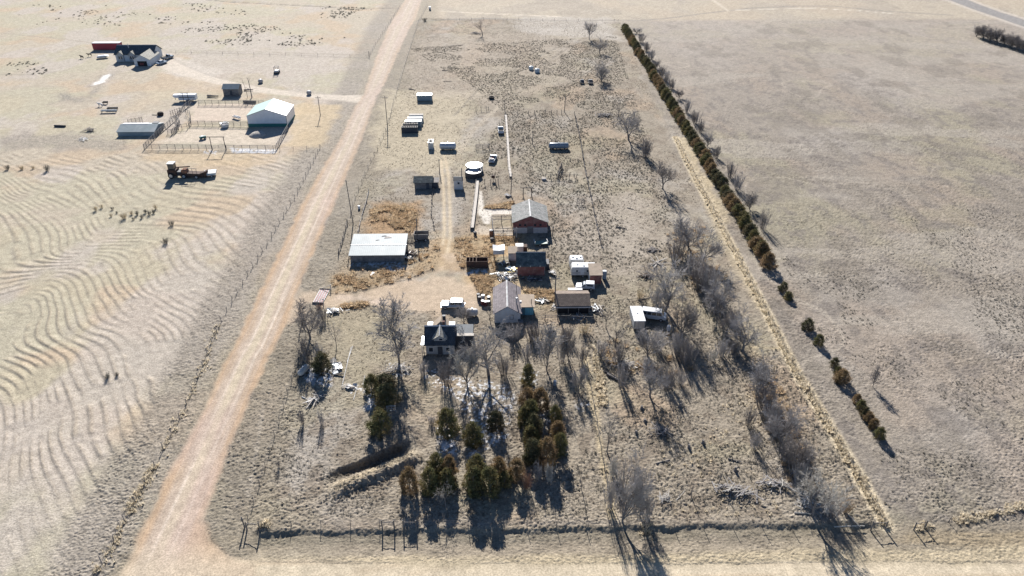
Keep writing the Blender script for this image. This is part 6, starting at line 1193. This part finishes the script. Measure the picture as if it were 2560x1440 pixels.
def pts_line(pts, step, jit, seed):
    P_ = pix(pts); rr = np.random.RandomState(seed); out = []
    for a, b in zip(P_[:-1], P_[1:]):
        L = math.hypot(b[0] - a[0], b[1] - a[1]); n = int(L / step); t = rr.rand(n); out.append(np.stack([a[0] + (b[0] - a[0]) * t + rr.randn(n) * jit, a[1] + (b[1] - a[1]) * t + rr.randn(n) * jit], 1))
    return np.concatenate(out)
B_T = tuft_base(1, 13, .55, .42, .17); B_S = tuft_base(2, 16, .7, .9, .10); B_K = tuft_base(3, 26, .8, .8, .08)
lot = [(1046,45),(1550,55),(1700,400),(2215,1312),(615,1312),(660,1170),(715,1000),(790,765),(860,620),(890,480),(955,330),(985,262)]
scatter('dry_grass_tufts', 'grey tan grass tufts dotted over the whole fenced lot', 'tuft', pts_in(lot, 60000, 5, .42), .30, B_T)
scatter('sage_tufts', 'dark low sage tufts dotted over the upper paddocks', 'sage', pts_in([(1020,120),(1540,90),(1640,420),(1700,640),(1390,700),(1300,480),(1160,470),(1260,280),(1180,215)], 52000, 6, .40, 12), .44, B_T)
scatter('lot_sage', 'brown sage tufts dotted over the stump field and lower lot', 'sage', pts_in([(1500,680),(1700,640),(1960,880),(2180,1290),(1300,1290),(720,1290),(700,1120),(1000,1240),(1430,1150)], 26000, 41, .46, 7), .34, B_T)
scatter('pasture_sage', 'sage tufts dotted over the far left pasture', 'sage', np.concatenate([pts_in([(440,75),(600,55),(880,95),(850,118),(560,112),(480,100)], 900, 7, .5, 12), pts_in([(800,14),(930,20),(920,45),(800,45)], 300, 8, .45, 10), pts_in([(0,150),(140,160),(120,185),(0,190)], 160, 9, .5, 8), pts_in([(0,10),(560,8),(700,60),(100,70)], 900, 10, .56, 12)]), 1.0, B_T)
scatter('right_pasture_sage', 'dark sage tufts dotted over the right pasture', 'sage', np.concatenate([pts_in([(2230,500),(2480,500),(2560,700),(2560,1000),(2400,700)], 6000, 11, .52, 14, False), pts_in([(1950,640),(2560,700),(2560,1250),(2220,1280)], 9000, 12, .56, 9, False)]), .34, B_T)
scatter('kochia_weeds', 'orange tan dry weeds heaped around the yard', 'kochia', np.concatenate([pts_in([(825,690),(1010,655),(1085,600),(1240,590),(1240,700),(1200,730),(1150,690),(1060,690),(940,720),(830,735)], 1500, 13, .42, 5), pts_in([(1175,690),(1235,690),(1230,735),(1190,735)], 260, 14), pts_in([(1232,588),(1300,592),(1290,640),(1262,605)], 320, 15), pts_in([(1308,722),(1390,730),(1385,756),(1335,748)], 240, 16), pts_in([(930,515),(1040,512),(1045,560),(1030,580),(930,560),(925,530)], 900, 17, .44, 5), pts_in([(830,752),(925,758),(900,772),(850,770)], 160, 18), pts_in([(1205,520),(1282,505),(1282,522),(1212,522)], 220, 19)]), .72, B_K)
scatter('straw_drift', 'pale straw drift piled along the right lot fence', 'straw', np.concatenate([pts_line([(1690,345),(1720,410),(1800,560),(1910,770),(1990,930),(2100,1110),(2216,1314)], .05, .30, 20)]), .62, B_S)
scatter('roadside_straw', 'straw clumps caught along the left roadside fence', 'straw', np.concatenate([pts_line([(545,810),(500,940),(480,985),(400,1140),(330,1270),(290,1345)], .28, .45, 21), pts_line([(380,1165),(330,1265),(325,1285)], .10, .5, 22), pts_line([(300,1335),(240,1430)], .14, .5, 23)]), .5, B_S)
scatter('corner_straw', 'straw clumps along the lower right fence and front corners', 'straw', np.concatenate([pts_line([(2385,1302),(2440,1295)], .05, .4, 24), pts_line([(2455,1290),(2500,1280)], .06, .35, 25), pts_line([(2515,1278),(2560,1265)], .05, .4, 26), pts_line([(2290,1322),(2325,1314)], .07, .35, 27), pts_line([(652,1312),(668,1312)], .02, .3, 28), pts_line([(1608,1312),(1625,1335)], .05, .4, 29), pts_in([(1480,860),(1500,880),(1520,1020),(1495,1020)], 400, 30)]), .55, B_S)
scatter('willow_straw', 'scattered straw tufts through the stump field', 'straw', pts_in([(1640,900),(1900,880),(2050,1290),(1640,1290)], 900, 31, .5, 6), .42, B_S)
scatter('thicket_brush', 'low brown brush under the right thicket trees', 'kochia', np.concatenate([pts_in([(1660,590),(1760,560),(1830,720),(1800,790),(1700,680)], 260, 32, .45, 5), pts_in([(1850,900),(1940,920),(2060,1260),(1980,1230)], 300, 33, .45, 5), pts_in([(1490,860),(1700,830),(1730,930),(1560,950)], 260, 34, .45, 5)]), .7, B_K)
print('all', round(time.time() - T0, 1))
